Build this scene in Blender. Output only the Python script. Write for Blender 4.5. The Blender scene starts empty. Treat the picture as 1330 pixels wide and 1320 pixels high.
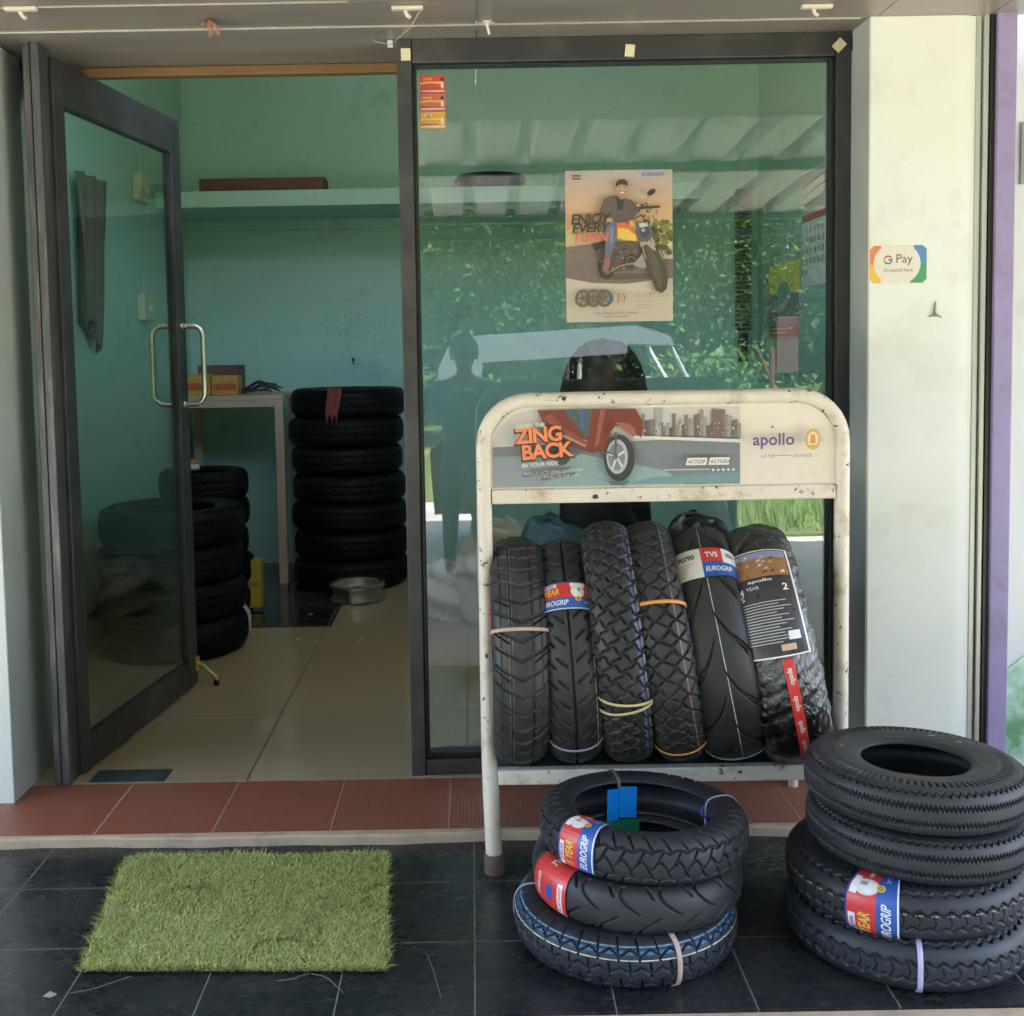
import bpy, bmesh, math, random
import numpy as np
from mathutils import Matrix, Vector
PI = math.pi; R_ = math.radians
random.seed(7); RNG = np.random.default_rng(7)
SC = bpy.context.scene; COL = SC.collection

# ------------------------------------------------------------------ camera
CAM = np.array([0.0, -3.8, 1.508]); F_PX = 1450.0; CX, CY = 615.0, 557.0
PITCH = math.atan(102.0 / F_PX); ROLL = 0.0175
fw = np.array([0, math.cos(PITCH), -math.sin(PITCH)]); r0 = np.array([1.0, 0, 0]); u0 = np.array([0, math.sin(PITCH), math.cos(PITCH)])
rt = r0 * math.cos(ROLL) - u0 * math.sin(ROLL); up = u0 * math.cos(ROLL) + r0 * math.sin(ROLL)
cd = bpy.data.cameras.new("camera"); cam = bpy.data.objects.new("camera", cd); COL.objects.link(cam)
cam.matrix_world = Matrix(((rt[0], up[0], -fw[0], CAM[0]), (rt[1], up[1], -fw[1], CAM[1]), (rt[2], up[2], -fw[2], CAM[2]), (0, 0, 0, 1)))
cd.sensor_width = 36; cd.lens = F_PX / 1330 * 36; cd.clip_start = 0.02; cd.clip_end = 500
cd.shift_x = (665 - CX) / 1330; cd.shift_y = (CY - 660) / 1330
SC.camera = cam
# ------------------------------------------------------------------ light
SUN_EL, SUN_AZ = R_(64), R_(32)          # azimuth clockwise from +y
sd = Vector((math.sin(SUN_AZ) * math.cos(SUN_EL), math.cos(SUN_AZ) * math.cos(SUN_EL), math.sin(SUN_EL)))
w = bpy.data.worlds.new("World"); SC.world = w; w.use_nodes = True
nt = w.node_tree; bgn = nt.nodes["Background"]; sky = nt.nodes.new("ShaderNodeTexSky"); sky.sky_type = 'NISHITA'
sky.sun_disc = False; sky.sun_elevation = SUN_EL; sky.sun_rotation = SUN_AZ; sky.dust_density = 3.0; sky.air_density = 1.2
nt.links.new(sky.outputs[0], bgn.inputs[0]); bgn.inputs[1].default_value = 0.15
sl = bpy.data.lights.new("sun", 'SUN'); sl.energy = 4.5; sl.angle = R_(0.6); sl.color = (1, .95, .87)
so = bpy.data.objects.new("sun", sl); COL.objects.link(so); so.rotation_euler = sd.to_track_quat('Z', 'Y').to_euler()
SC.view_settings.view_transform = 'Standard'; SC.view_settings.look = 'None'; SC.view_settings.gamma = 1
SC.view_settings.exposure = 3.62
SC.view_settings.use_white_balance = True; SC.view_settings.white_balance_temperature = 6150; SC.view_settings.white_balance_tint = 16
SC.cycles.max_bounces = 14; SC.cycles.diffuse_bounces = 7; SC.cycles.glossy_bounces = 6; SC.cycles.transparent_max_bounces = 16
SC.cycles.caustics_reflective = False; SC.cycles.caustics_refractive = False; SC.cycles.sample_clamp_indirect = 6

def at(u, v, y):                          # point of the plane y=const seen at photo pixel (u, v)
    d = fw + rt * (u - CX) / F_PX + up * (CY - v) / F_PX
    return CAM + d * ((y - CAM[1]) / d[1])
def atz(u, v, z):
    d = fw + rt * (u - CX) / F_PX + up * (CY - v) / F_PX
    return CAM + d * ((z - CAM[2]) / d[2])

# ------------------------------------------------------------------ materials
def new_mat(name):
    m = bpy.data.materials.new(name); m.use_nodes = True
    return m, m.node_tree, m.node_tree.nodes["Principled BSDF"]
def N(t, kind, **k):
    n = t.nodes.new(kind)
    for a, b in k.items(): setattr(n, a, b)
    return n
def L(t, a, b): t.links.new(a, b)
def math_n(t, op, a, b=None, c=None, clamp=False):
    n = t.nodes.new("ShaderNodeMath"); n.operation = op; n.use_clamp = clamp
    for i, x in enumerate((a, b, c)):
        if x is None: continue
        if isinstance(x, (int, float)): n.inputs[i].default_value = x
        else: t.links.new(x, n.inputs[i])
    return n.outputs[0]
def mixc(t, f, a, b):
    n = t.nodes.new("ShaderNodeMix"); n.data_type = 'RGBA'
    for i, x in ((0, f), (6, a), (7, b)):
        if isinstance(x, (int, float)): n.inputs[i].default_value = x
        elif isinstance(x, tuple): n.inputs[i].default_value = (*x[:3], 1)
        else: t.links.new(x, n.inputs[i])
    return n.outputs[2]
def noise(t, co, scale, detail=5, rough=.55, dim='3D'):
    n = t.nodes.new("ShaderNodeTexNoise"); n.inputs['Scale'].default_value = scale; n.inputs['Detail'].default_value = detail
    n.inputs['Roughness'].default_value = rough
    if co is not None: t.links.new(co, n.inputs['Vector'])
    return n.outputs[0]
def ramp(t, x, lo, hi):
    return math_n(t, 'DIVIDE', math_n(t, 'SUBTRACT', x, lo), hi - lo, clamp=True)
def objco(t): return t.nodes.new("ShaderNodeTexCoord").outputs['Object']
def bump(t, bs, h, strength=.3, dist=.002):
    b = t.nodes.new("ShaderNodeBump"); b.inputs['Strength'].default_value = strength; b.inputs['Distance'].default_value = dist
    t.links.new(h, b.inputs['Height']); t.links.new(b.outputs[0], bs.inputs['Normal'])
def mat(name, col, rough=.5, metal=0, var=.15, scale=8, bmp=.15, bscale=60, dirt=None, dlo=.5, dhi=.7, dscale=4, spec=.5, wear=None, stretch=None):
    m, t, bs = new_mat(name); co = objco(t)
    if stretch:
        mp = N(t, "ShaderNodeMapping"); mp.inputs['Scale'].default_value = stretch; L(t, co, mp.inputs[0]); co2 = mp.outputs[0]
    else: co2 = co
    n1 = noise(t, co2, scale)
    c = mixc(t, n1, tuple(x * (1 - var) for x in col), tuple(min(1, x * (1 + var)) for x in col))
    if dirt is not None:
        d = ramp(t, noise(t, co2, dscale, 8, .65), dlo, dhi); c = mixc(t, d, c, dirt)
    if wear is not None:
        d = ramp(t, noise(t, co, wear[1], 6, .7), wear[2], wear[2] + .03); c = mixc(t, d, c, wear[0])
    L(t, c, bs.inputs['Base Color']); bs.inputs['Metallic'].default_value = metal
    rr = math_n(t, 'ADD', math_n(t, 'MULTIPLY', n1, .2), rough - .1, clamp=True); L(t, rr, bs.inputs['Roughness'])
    bs.inputs['Specular IOR Level'].default_value = spec
    if bmp: bump(t, bs, noise(t, co, bscale), bmp, .002)
    return m
_flat = {}
def flat(col, rough=.45):                 # printed ink / paper
    k = (tuple(round(c, 3) for c in col), rough)
    if k not in _flat: _flat[k] = mat("print_ink", col, rough, var=.06, scale=30, bmp=.03)
    return _flat[k]

# ------------------------------------------------------------------ mesh builders
def link_mesh(name, verts, faces, mats, parent=None, smooth=False, midx=None, autosm=None):
    me = bpy.data.meshes.new(name); me.from_pydata([tuple(map(float, v)) for v in verts], [], faces)
    for m in (mats if isinstance(mats, (list, tuple)) else [mats]): me.materials.append(m)
    if midx is not None: me.polygons.foreach_set('material_index', midx)
    if smooth: me.polygons.foreach_set('use_smooth', [True] * len(faces))
    me.update()
    if autosm: me.set_sharp_from_angle(angle=R_(autosm))
    o = bpy.data.objects.new(name, me); COL.objects.link(o)
    if parent is not None: o.parent = parent
    return o
def grid_mesh(name, P, mats, parent=None, wrap_u=False, wrap_v=False, smooth=True, autosm=None):
    """P: (nu, nv, 3) array"""
    nu, nv = P.shape[:2]
    me = bpy.data.meshes.new(name); V = P.reshape(-1, 3)
    iu = np.arange(nu if wrap_u else nu - 1); iv = np.arange(nv if wrap_v else nv - 1)
    A, B = np.meshgrid(iu, iv, indexing='ij'); A2 = (A + 1) % nu; B2 = (B + 1) % nv
    F = np.stack([A * nv + B, A2 * nv + B, A2 * nv + B2, A * nv + B2], -1).reshape(-1, 4)
    me.vertices.add(len(V)); me.vertices.foreach_set('co', V.astype(np.float32).ravel())
    me.loops.add(F.size); me.loops.foreach_set('vertex_index', F.astype(np.int32).ravel())
    me.polygons.add(len(F)); me.polygons.foreach_set('loop_start', np.arange(0, F.size, 4, dtype=np.int32))
    if smooth: me.polygons.foreach_set('use_smooth', np.ones(len(F), dtype=bool))
    for m in (mats if isinstance(mats, (list, tuple)) else [mats]): me.materials.append(m)
    me.update(calc_edges=True); me.validate()
    if autosm: me.set_sharp_from_angle(angle=R_(autosm))
    o = bpy.data.objects.new(name, me); COL.objects.link(o)
    if parent is not None: o.parent = parent
    return o
class MB:
    def __init__(s): s.v = []; s.f = []; s.m = []
    def add(s, V, F, mi=0, M=None):
        b = len(s.v)
        for p in V:
            p = Vector(p)
            if M is not None: p = M @ p
            s.v.append(tuple(p))
        for f in F: s.f.append(tuple(i + b for i in f)); s.m.append(mi)
        return s
    def box(s, x0, x1, y0, y1, z0, z1, mi=0, M=None, ch=0.0):
        if ch <= 0:
            V = [(x, y, z) for x in (x0, x1) for y in (y0, y1) for z in (z0, z1)]
            F = [(0, 1, 3, 2), (4, 6, 7, 5), (0, 4, 5, 1), (2, 3, 7, 6), (0, 2, 6, 4), (1, 5, 7, 3)]
            return s.add(V, F, mi, M)
        bm = bmesh.new(); bmesh.ops.create_cube(bm, size=1)
        for v in bm.verts: v.co = Vector(((x0 + x1) / 2 + v.co.x * (x1 - x0), (y0 + y1) / 2 + v.co.y * (y1 - y0), (z0 + z1) / 2 + v.co.z * (z1 - z0)))
        bmesh.ops.bevel(bm, geom=bm.edges[:], offset=min(ch, .45 * min(x1 - x0, y1 - y0, z1 - z0)), segments=2, affect='EDGES', profile=.6)
        bm.verts.index_update(); s.add([v.co for v in bm.verts], [[v.index for v in f.verts] for f in bm.faces], mi, M); bm.free(); return s
    def tube(s, pts, r, seg=12, mi=0, closed=False, cap=True, flatten=1.0, M=None):
        pts = [Vector(p) for p in pts]; n = len(pts); rings = []; prev = None
        for i, p in enumerate(pts):
            a = pts[(i - 1) % n] if (closed or i > 0) else p; b = pts[(i + 1) % n] if (closed or i < n - 1) else p
            d = (b - a).normalized()
            if prev is None:
                ref = Vector((0, 0, 1)) if abs(d.z) < .9 else Vector((1, 0, 0)); x = d.cross(ref).normalized()
            else:
                x = (prev - d * prev.dot(d)).normalized()
            prev = x; y = d.cross(x); rr = r[i] if isinstance(r, (list, tuple)) else r
            rings.append([p + (x * math.cos(2 * PI * k / seg) + y * math.sin(2 * PI * k / seg) * flatten) * rr for k in range(seg)])
        V = [q for ring in rings for q in ring]; F = []
        for i in range(n if closed else n - 1):
            j = (i + 1) % n
            for k in range(seg): F.append((i * seg + k, i * seg + (k + 1) % seg, j * seg + (k + 1) % seg, j * seg + k))
        if cap and not closed: F.append(tuple(range(seg))[::-1]); F.append(tuple((n - 1) * seg + k for k in range(seg)))
        return s.add(V, F, mi, M)
    def lathe(s, prof, seg=32, mi=0, M=None, closed=False):
        V = []; F = []; n = len(prof)
        for k in range(seg):
            a = 2 * PI * k / seg
            for (r, z) in prof: V.append((r * math.cos(a), r * math.sin(a), z))
        for k in range(seg):
            k2 = (k + 1) % seg
            for i in range(n if closed else n - 1):
                j = (i + 1) % n; F.append((k * n + i, k2 * n + i, k2 * n + j, k * n + j))
        return s.add(V, F, mi, M)
    def prism(s, poly, a0, a1, axis='y', mi=0, M=None):
        n = len(poly)
        def P(p, a): return {'y': (p[0], a, p[1]), 'x': (a, p[0], p[1]), 'z': (p[0], p[1], a)}[axis]
        V = [P(p, a0) for p in poly] + [P(p, a1) for p in poly]
        F = [tuple(range(n))[::-1], tuple(range(n, 2 * n))] + [(i, (i + 1) % n, n + (i + 1) % n, n + i) for i in range(n)]
        return s.add(V, F, mi, M)
    def build(s, name, mats, parent=None, smooth=None):
        o = link_mesh(name, s.v, s.f, mats, parent, smooth=smooth is not None, midx=s.m)
        if smooth: o.data.set_sharp_from_angle(angle=R_(smooth))
        bm = bmesh.new(); bm.from_mesh(o.data); bmesh.ops.recalc_face_normals(bm, faces=bm.faces[:]); bm.to_mesh(o.data); bm.free()
        if smooth: o.data.set_sharp_from_angle(angle=R_(smooth))
        return o
def tag(o, label=None, cat=None, group=None, kind=None):
    if label: o['label'] = label
    if cat: o['category'] = cat
    if group: o['group'] = group
    if kind: o['kind'] = kind
    return o
def empty(name, loc=(0, 0, 0), rot=(0, 0, 0), label=None, cat=None, group=None):
    o = bpy.data.objects.new(name, None); COL.objects.link(o); o.empty_display_size = .1
    o.location = loc; o.rotation_euler = rot; tag(o, label, cat, group); return o
def text2d(s, size, bold=0.0, shear=0.0, align='LEFT', space=1.0):
    c = bpy.data.curves.new("t", 'FONT'); c.body = s; c.size = size; c.offset = bold * size; c.shear = shear; c.align_x = align
    c.space_character = space; c.resolution_u = 3
    o = bpy.data.objects.new("t", c); COL.objects.link(o)
    me = bpy.data.meshes.new_from_object(o)
    V = np.array([v.co[:2] for v in me.vertices]).reshape(-1, 2); Fc = [tuple(p.vertices) for p in me.polygons]
    bpy.data.objects.remove(o); bpy.data.meshes.remove(me); bpy.data.curves.remove(c)
    return V, Fc
class Art:
    """flat print: shapes on paper coordinates; built by mapping (x, y, lift) to space"""
    def __init__(s): s.items = []; s.k = 0
    def poly(s, pts, col, lift=None):
        s.k += 1; s.items.append((np.array(pts, float), [tuple(range(len(pts)))], col, s.k if lift is None else lift)); return s
    def rect(s, x0, y0, x1, y1, col): return s.poly([(x0, y0), (x1, y0), (x1, y1), (x0, y1)], col)
    def ell(s, cx, cy, rx, ry, col, n=28, rot=0, a0=0, a1=360):
        P = []
        for i in range(n):
            a = R_(a0 + (a1 - a0) * i / (n if a1 - a0 == 360 else n - 1)); x, y = rx * math.cos(a), ry * math.sin(a)
            P.append((cx + x * math.cos(rot) - y * math.sin(rot), cy + x * math.sin(rot) + y * math.cos(rot)))
        return s.poly(P, col)
    def ring(s, cx, cy, r1, r0, col, a0=0, a1=360, n=32, sq=1.0):
        s.k += 1; P = []; F = []
        for i in range(n + 1):
            a = R_(a0 + (a1 - a0) * i / n); P += [(cx + r1 * math.cos(a) * sq, cy + r1 * math.sin(a)), (cx + r0 * math.cos(a) * sq, cy + r0 * math.sin(a))]
        for i in range(n): F.append((2 * i, 2 * i + 2, 2 * i + 3, 2 * i + 1))
        s.items.append((np.array(P), F, col, s.k)); return s
    def line(s, pts, wd, col):
        P = [Vector(p) for p in pts]; s.k += 1; V = []; F = []
        for i, p in enumerate(P):
            a = P[max(i - 1, 0)]; b = P[min(i + 1, len(P) - 1)]; d = (b - a).normalized(); n = Vector((-d.y, d.x)) * wd / 2
            V += [tuple(p + n), tuple(p - n)]
        for i in range(len(P) - 1): F.append((2 * i, 2 * i + 2, 2 * i + 3, 2 * i + 1))
        s.items.append((np.array(V), F, col, s.k)); return s
    def text(s, st, x, y, size, col, rot=0, **k):
        V, F = text2d(st, size, **k)
        if len(V) == 0: return s
        s.k += 1; c, q = math.cos(rot), math.sin(rot)
        V = np.stack([x + V[:, 0] * c - V[:, 1] * q, y + V[:, 0] * q + V[:, 1] * c], -1)
        s.items.append((V, F, col, s.k)); return s
    def build(s, name, fn, parent=None, lift=.0002, rough=.45):
        cols = []; V = []; F = []; M = []
        for (P, Fs, col, k) in s.items:
            if col not in cols: cols.append(col)
            b = len(V); V += [fn(p[0], p[1], k * lift) for p in P]
            for f in Fs: F.append(tuple(i + b for i in f)); M.append(cols.index(col))
        return link_mesh(name, V, F, [flat(c, rough) for c in cols], parent, midx=M)

# ------------------------------------------------------------------ shared materials
M_frame = mat("dark_aluminium", (.050, .048, .048), .42, .3, .3, 5, .1, 90, dirt=(.17, .145, .125), dlo=.5, dhi=.9, dscale=2.5, wear=((.3, .28, .25), 40, .74))
M_gasket = mat("black_gasket", (.008, .008, .009), .4)
M_white = mat("white_wall_paint", (.74, .74, .66), .6, 0, .05, 3, .2, 25, dirt=(.52, .5, .42), dlo=.52, dhi=.9, dscale=2.5, wear=((.25, .23, .2), 14, .74))
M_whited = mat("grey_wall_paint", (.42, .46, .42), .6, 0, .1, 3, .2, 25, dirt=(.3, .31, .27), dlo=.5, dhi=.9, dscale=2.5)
M_brass = mat("brass", (.75, .5, .16), .3, .9, .1)
M_steel = mat("brushed_steel", (.72, .68, .58), .25, .95, .08)
M_cream = mat("cream_enamel", (.70, .61, .49), .42, 0, .08, 12, .3, 40, dirt=(.38, .25, .14), dlo=.53, dhi=.74, dscale=11, wear=((.05, .025, .015), 34, .61))
M_rust = mat("rusty_foot", (.12, .075, .05), .8, 0, .3, 30, .6, 80)
M_black = mat("black_rubber_plain", (.014, .014, .015), .55, 0, .3, 15, .3, 60)

def wall_teal():
    m, t, bs = new_mat("mint_wall_paint"); co = objco(t)
    c = mixc(t, noise(t, co, 1.6, 4), (.33, .55, .45), (.40, .63, .52))
    d = ramp(t, noise(t, co, 3.2, 9, .7), .55, .8); c = mixc(t, math_n(t, 'MULTIPLY', d, .55), c, (.15, .22, .17))
    # black scuff spots, gathered in one patch over the tyre pile
    sx = N(t, "ShaderNodeSeparateXYZ"); L(t, co, sx.inputs[0])
    dx = math_n(t, 'DIVIDE', math_n(t, 'SUBTRACT', sx.outputs[0], -.80), .30); dz = math_n(t, 'DIVIDE', math_n(t, 'SUBTRACT', sx.outputs[2], 1.62), .36)
    rr = math_n(t, 'ADD', math_n(t, 'MULTIPLY', dx, dx), math_n(t, 'MULTIPLY', dz, dz)); msk = math_n(t, 'SUBTRACT', 1.0, rr, clamp=True)
    sp = ramp(t, noise(t, co, 55, 6, .7), .53, .66); c = mixc(t, math_n(t, 'MULTIPLY', math_n(t, 'MULTIPLY', sp, msk), .6), c, (.05, .07, .055)); mk = ramp(t, noise(t, co, 26, 2),   .725, .75); c = mixc(t, math_n(t, 'MULTIPLY', mk, .35), c, (.06, .08, .06))
    L(t, c, bs.inputs['Base Color']); bs.inputs['Roughness'].default_value = .5
    bump(t, bs, noise(t, co, 18, 6), .25, .004); return m
M_teal = wall_teal()

def glass_mat(name, ior, tint, rough=.0):
    m = bpy.data.materials.new(name); m.use_nodes = True; t = m.node_tree
    for n in list(t.nodes): t.nodes.remove(n)
    out = N(t, "ShaderNodeOutputMaterial"); mx = N(t, "ShaderNodeMixShader"); tr = N(t, "ShaderNodeBsdfTransparent"); gl = N(t, "ShaderNodeBsdfGlossy")
    fr = N(t, "ShaderNodeFresnel"); ge = N(t, "ShaderNodeNewGeometry"); L(t, math_n(t, 'ADD', ior, math_n(t, 'MULTIPLY', ge.outputs['Backfacing'], 1 / ior - ior)), fr.inputs[0]); tr.inputs[0].default_value = (*tint, 1); gl.inputs['Roughness'].default_value = rough
    co = objco(t); f2 = math_n(t, 'ADD', fr.outputs[0], 0.0)
    L(t, f2, mx.inputs[0]); L(t, tr.outputs[0], mx.inputs[1]); L(t, gl.outputs[0], mx.inputs[2]); L(t, mx.outputs[0], out.inputs[0])
    return m
M_glass = glass_mat("window_glass", 1.82, (.95, .985, .96))
M_glassd = glass_mat("door_glass", 1.45, (.86, .92, .88))

def tile_mat(name, base, vein, joint, px, py, ox, oy, jw, rough, dust, bmps=.2, rib=0, dustcol=(.2, .2, .19), two=None):
    """tiles in the xy plane of the object"""
    m, t, bs = new_mat(name); co = objco(t); sx = N(t, "ShaderNodeSeparateXYZ"); L(t, co, sx.inputs[0])
    X = math_n(t, 'DIVIDE', math_n(t, 'SUBTRACT', sx.outputs[0], ox), px); Y = math_n(t, 'DIVIDE', math_n(t, 'SUBTRACT', sx.outputs[1], oy), py)
    def edge(a, p):
        fr = math_n(t, 'FRACT', a); d = math_n(t, 'MINIMUM', fr, math_n(t, 'SUBTRACT', 1.0, fr)); return math_n(t, 'LESS_THAN', math_n(t, 'MULTIPLY', d, p), jw / 2)
    j = math_n(t, 'MAXIMUM', edge(X, px), edge(Y, py))
    cb = N(t, "ShaderNodeCombineXYZ"); L(t, math_n(t, 'FLOOR', X), cb.inputs[0]); L(t, math_n(t, 'FLOOR', Y), cb.inputs[1])
    wn = N(t, "ShaderNodeTexWhiteNoise"); L(t, cb.outputs[0], wn.inputs[0])
    c = mixc(t, noise(t, co, 6, 8, .65), base, vein)
    c = mixc(t, math_n(t, 'MULTIPLY', wn.outputs[0], .3), c, vein)
    if two is not None:                    # a block of other tiles
        msk = math_n(t, 'MULTIPLY', math_n(t, 'LESS_THAN', sx.outputs[0], two[0]), math_n(t, 'GREATER_THAN', sx.outputs[1], two[1]))
        c = mixc(t, msk, c, two[2])
    sc = N(t, "ShaderNodeMapping"); sc.inputs['Scale'].default_value = (2.5, 6, 1); sc.inputs['Rotation'].default_value = (0, 0, .9); L(t, co, sc.inputs[0])
    d = math_n(t, 'MULTIPLY', ramp(t, noise(t, sc.outputs[0], 9, 10, .8), .52, .66), dust)
    d2 = math_n(t, 'MULTIPLY', ramp(t, noise(t, co, 2.2, 9, .68), .44, .66), dust * .8)
    c = mixc(t, math_n(t, 'MAXIMUM', d, d2), c, dustcol)
    c = mixc(t, math_n(t, 'MULTIPLY', ramp(t, noise(t, co, 160, 2), .66, .72), dust), c, tuple(min(1, x * 2) for x in dustcol))
    c = mixc(t, j, c, joint); L(t, c, bs.inputs['Base Color'])
    rr = math_n(t, 'ADD', math_n(t, 'MULTIPLY', math_n(t, 'MAXIMUM', d, j), .5), math_n(t, 'ADD', math_n(t, 'MULTIPLY', noise(t, co, 9, 6), .22), rough - .1), clamp=True)
    L(t, rr, bs.inputs['Roughness'])
    h = math_n(t, 'SUBTRACT', math_n(t, 'MULTIPLY', noise(t, co, 30, 6), .3), j)
    if rib:
        fx = math_n(t, 'SINE', math_n(t, 'MULTIPLY', sx.outputs[0], 2 * PI / rib)); h = math_n(t, 'ADD', h, math_n(t, 'MULTIPLY', fx, .35))
        c2 = mixc(t, math_n(t, 'MULTIPLY', math_n(t, 'GREATER_THAN', fx, .6), .35), c, (.32, .15, .1)); L(t, c2, bs.inputs['Base Color'])
    bump(t, bs, h, bmps, .002); return m
M_pave = tile_mat("black_stone_tiles", (.007, .0075, .008), (.022, .023, .024), (.2, .19, .155), .323, .323, -.02, -1.045, .003, .26, .7, .5, dustcol=(.06, .06, .055))
M_red = tile_mat("red_ribbed_tiles", (.26, .062, .028), (.31, .09, .045), (.5, .38, .28), .367, 3.0, -.1, -1.3, .003, .38, .3, .3, rib=.012, dustcol=(.3, .19, .14))
M_floor = tile_mat("beige_floor_tiles", (.40, .28, .16), (.46, .33, .20), (.13, .09, .05), .765, .765, -.81, .69, .0055, .055, .25, .05, dustcol=(.36, .3, .22), two=(-.79, 2.15, (.012, .012, .014)))

# ------------------------------------------------------------------ setting
FZ = .03
def sheet(name, x0, x1, y0, y1, z, m, zb=None):
    b = MB(); b.box(x0, x1, y0, y1, zb if zb is not None else z - .02, z); o = b.build(name, m); o['kind'] = 'structure'; return o
sheet("pavement", -9, 9, -1.358, -.45, 0, M_pave, -.14)
M_road = mat("concrete_road", (.43, .40, .34), .85, 0, .12, 1.5, .4, 30, dirt=(.2, .18, .15), dlo=.5, dhi=.8, dscale=.8)
sheet("road", -40, 40, -8.2, -1.35, -.14, M_road, -.3)
M_kerb = mat("beige_kerb_cement", (.52, .37, .235), .75, 0, .12, 14, .5, 50, dirt=(.22, .17, .12), dlo=.5, dhi=.8, dscale=8)
kb = MB(); kb.box(-9, 9, -1.46, -1.361, -.13, -.004, ch=.004); o = kb.build("kerb", M_kerb); o['kind'] = 'structure'
sheet("step", -1.9, 4, -.44, -.02, FZ - .001, M_red, -.05)
kb = MB()                                   # uneven beige mortar lip along the step
xs = np.linspace(-3.5, 3.5, 240); prof = []
for x in xs: prof.append((x, -.463 + .007 * math.sin(x * 3.1) + .004 * math.sin(x * 9.7 + 1) + .002 * math.sin(x * 31)))
V = []; Fc = []
for (x, y) in prof: V += [(x, -.438, -.01), (x, -.438, FZ + .0015), (x, y + .004, FZ + .0005), (x, y, FZ - .006), (x, y - .003, -.01)]
for i in range(len(prof) - 1):
    for k in range(4): Fc.append((i * 5 + k, i * 5 + 5 + k, i * 5 + 6 + k, i * 5 + 1 + k))
o = link_mesh("step_edging", V, Fc, M_kerb); o['kind'] = 'structure'
sheet("shop_floor", -2.2, 2.2, -.018, 4.3, FZ, M_floor, -.05)
M_ground = mat("grassy_ground", (.10, .13, .035), .9, 0, .3, 3, .8, 20, dirt=(.2, .15, .09), dlo=.55, dhi=.75, dscale=.6)
gv = sheet("verge", 1.95, 14, -8.2, -5.6, -.115, M_ground, -.2)
sheet("ground", -70, 70, -90, -8.2, -.12, M_ground, -.3)

shop = empty("shop_building", (0, 0, 0), label="mint green painted tyre shop room behind the glass front", cat="shop")
b = MB(); b.box(-2.1, 2.1, 4.02, 4.2, FZ, 3.6); b.build("back_wall", M_teal, shop)
b = MB(); b.box(-2.12, -1.97, .14, 4.02, FZ, 3.6); b.box(-1.97, -1.62, .14, .55, FZ, 3.6); b.build("side_wall", M_teal, shop)
b = MB(); b.box(2.0, 2.15, .0, 4.02, FZ, 3.6); b.build("side_wall", M_teal, shop)
M_ceil = mat("white_ceiling", (.6, .66, .6), .8)
b = MB(); b.box(-2.12, 2.15, .3, 4.2, 3.6, 3.7); b.build("ceiling", M_ceil, shop)
b = MB(); b.box(-1.97, 1.45, 3.28, 4.02, 2.43, 2.53, ch=.004); b.box(-1.97, 1.45, 3.98, 4.02, 2.36, 2.43); b.build("loft_shelf", M_teal, shop)
# outer wings so the front reads as a building from the side
b = MB(); b.box(-6, -1.553, -.175, .14, -.14, 2.54); b.build("left_pier", M_white, shop)
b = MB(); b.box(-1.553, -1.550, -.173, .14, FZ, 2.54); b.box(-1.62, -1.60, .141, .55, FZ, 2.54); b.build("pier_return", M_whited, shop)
b = MB(); b.box(-6, 8, -.1, .2, 3.48, 3.9); b.box(-6, -1.95, -.1, .2, 2.75, 3.48); b.box(1.95, 8, -.1, .2, 2.75, 3.48); b.build("parapet", M_white, shop)  # gap over the soffit added to let daylight into the room

col = empty("white_column", (1.5, -.1, 0), label="white painted column between the window and the purple post", cat="column")
cx0, cx1, cy = 1.288, at(1268, 500, -.13)[0], -.16; COLY = -.16
pts = [(cx0, -.0), (cx0, cy + .004), (cx0 + .004, cy), (cx1 - .09, cy)]
for k in range(1, 9): a = k / 8 * PI / 2 * .95; pts.append((cx1 - .09 + .12 * math.sin(a), cy + .10 * (1 - math.cos(a))))
pts += [(cx1 + .035, -.0)]
b = MB(); b.prism([(p[0] - 1.5, p[1] + .1) for p in pts], .0, 2.546, 'z'); b.build("shaft", M_white, col, smooth=35)
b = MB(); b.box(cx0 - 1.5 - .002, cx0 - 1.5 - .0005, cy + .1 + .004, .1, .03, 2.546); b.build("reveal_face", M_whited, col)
M_aluw = mat("pale_aluminium_trim", (.5, .51, .46), .4, .4, .1)
post = empty("purple_post", (at(1300, 500, -.16)[0], -.1, 0), label="narrow lilac painted post with a dark edge at the far right", cat="post")
px0 = at(1287, 500, -.16)[0]; ox_ = post.location.x
b = MB(); b.box(px0 - .034 - ox_, px0 - .018 - ox_, -.055, .1, 0, 2.55, ch=.003); b.box(px0 - .056 - ox_, px0 - .038 - ox_, -.045, .1, 0, 2.55, ch=.003); b.build("track", M_aluw, post)
b = MB(); b.box(px0 - .016 - ox_, px0 - ox_, -.06, .1, 0, 2.56); b.build("dark_edge", M_gasket, post)
M_purple = mat("lilac_paint", (.31, .245, .43), .5, 0, .12, 5, .3, 30, dirt=(.24, .17, .26), dlo=.5, dhi=.75, dscale=9)
b = MB(); b.box(px0 - ox_, px0 + .062 - ox_, -.075, .1, 0, 2.56, ch=.004); b.build("post_face", M_purple, post)
nb = empty("neighbour_wall", (2.4, -.1, 0), label="pale wall of the next shop beyond the purple post", cat="wall")
b = MB(); b.box(px0 + .064 - 2.4, 4.0, .04, .3, -.1, 3.9); b.build("wall_face", mat("pale_wall", (.72, .73, .68), .35, 0, .05, 3, .1, 20, dirt=(.5, .5, .44), dlo=.55, dhi=.9), nb)
def green_sheet():
    m, t, bs = new_mat("green_print"); co = objco(t)
    c = mixc(t, ramp(t, noise(t, co, 7, 4, .6), .4, .62), (.16, .33, .16), (.55, .80, .6)); L(t, c, bs.inputs['Base Color']); bs.inputs['Roughness'].default_value = .2; return m
g0 = at(1306, 880, -.06)
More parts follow.
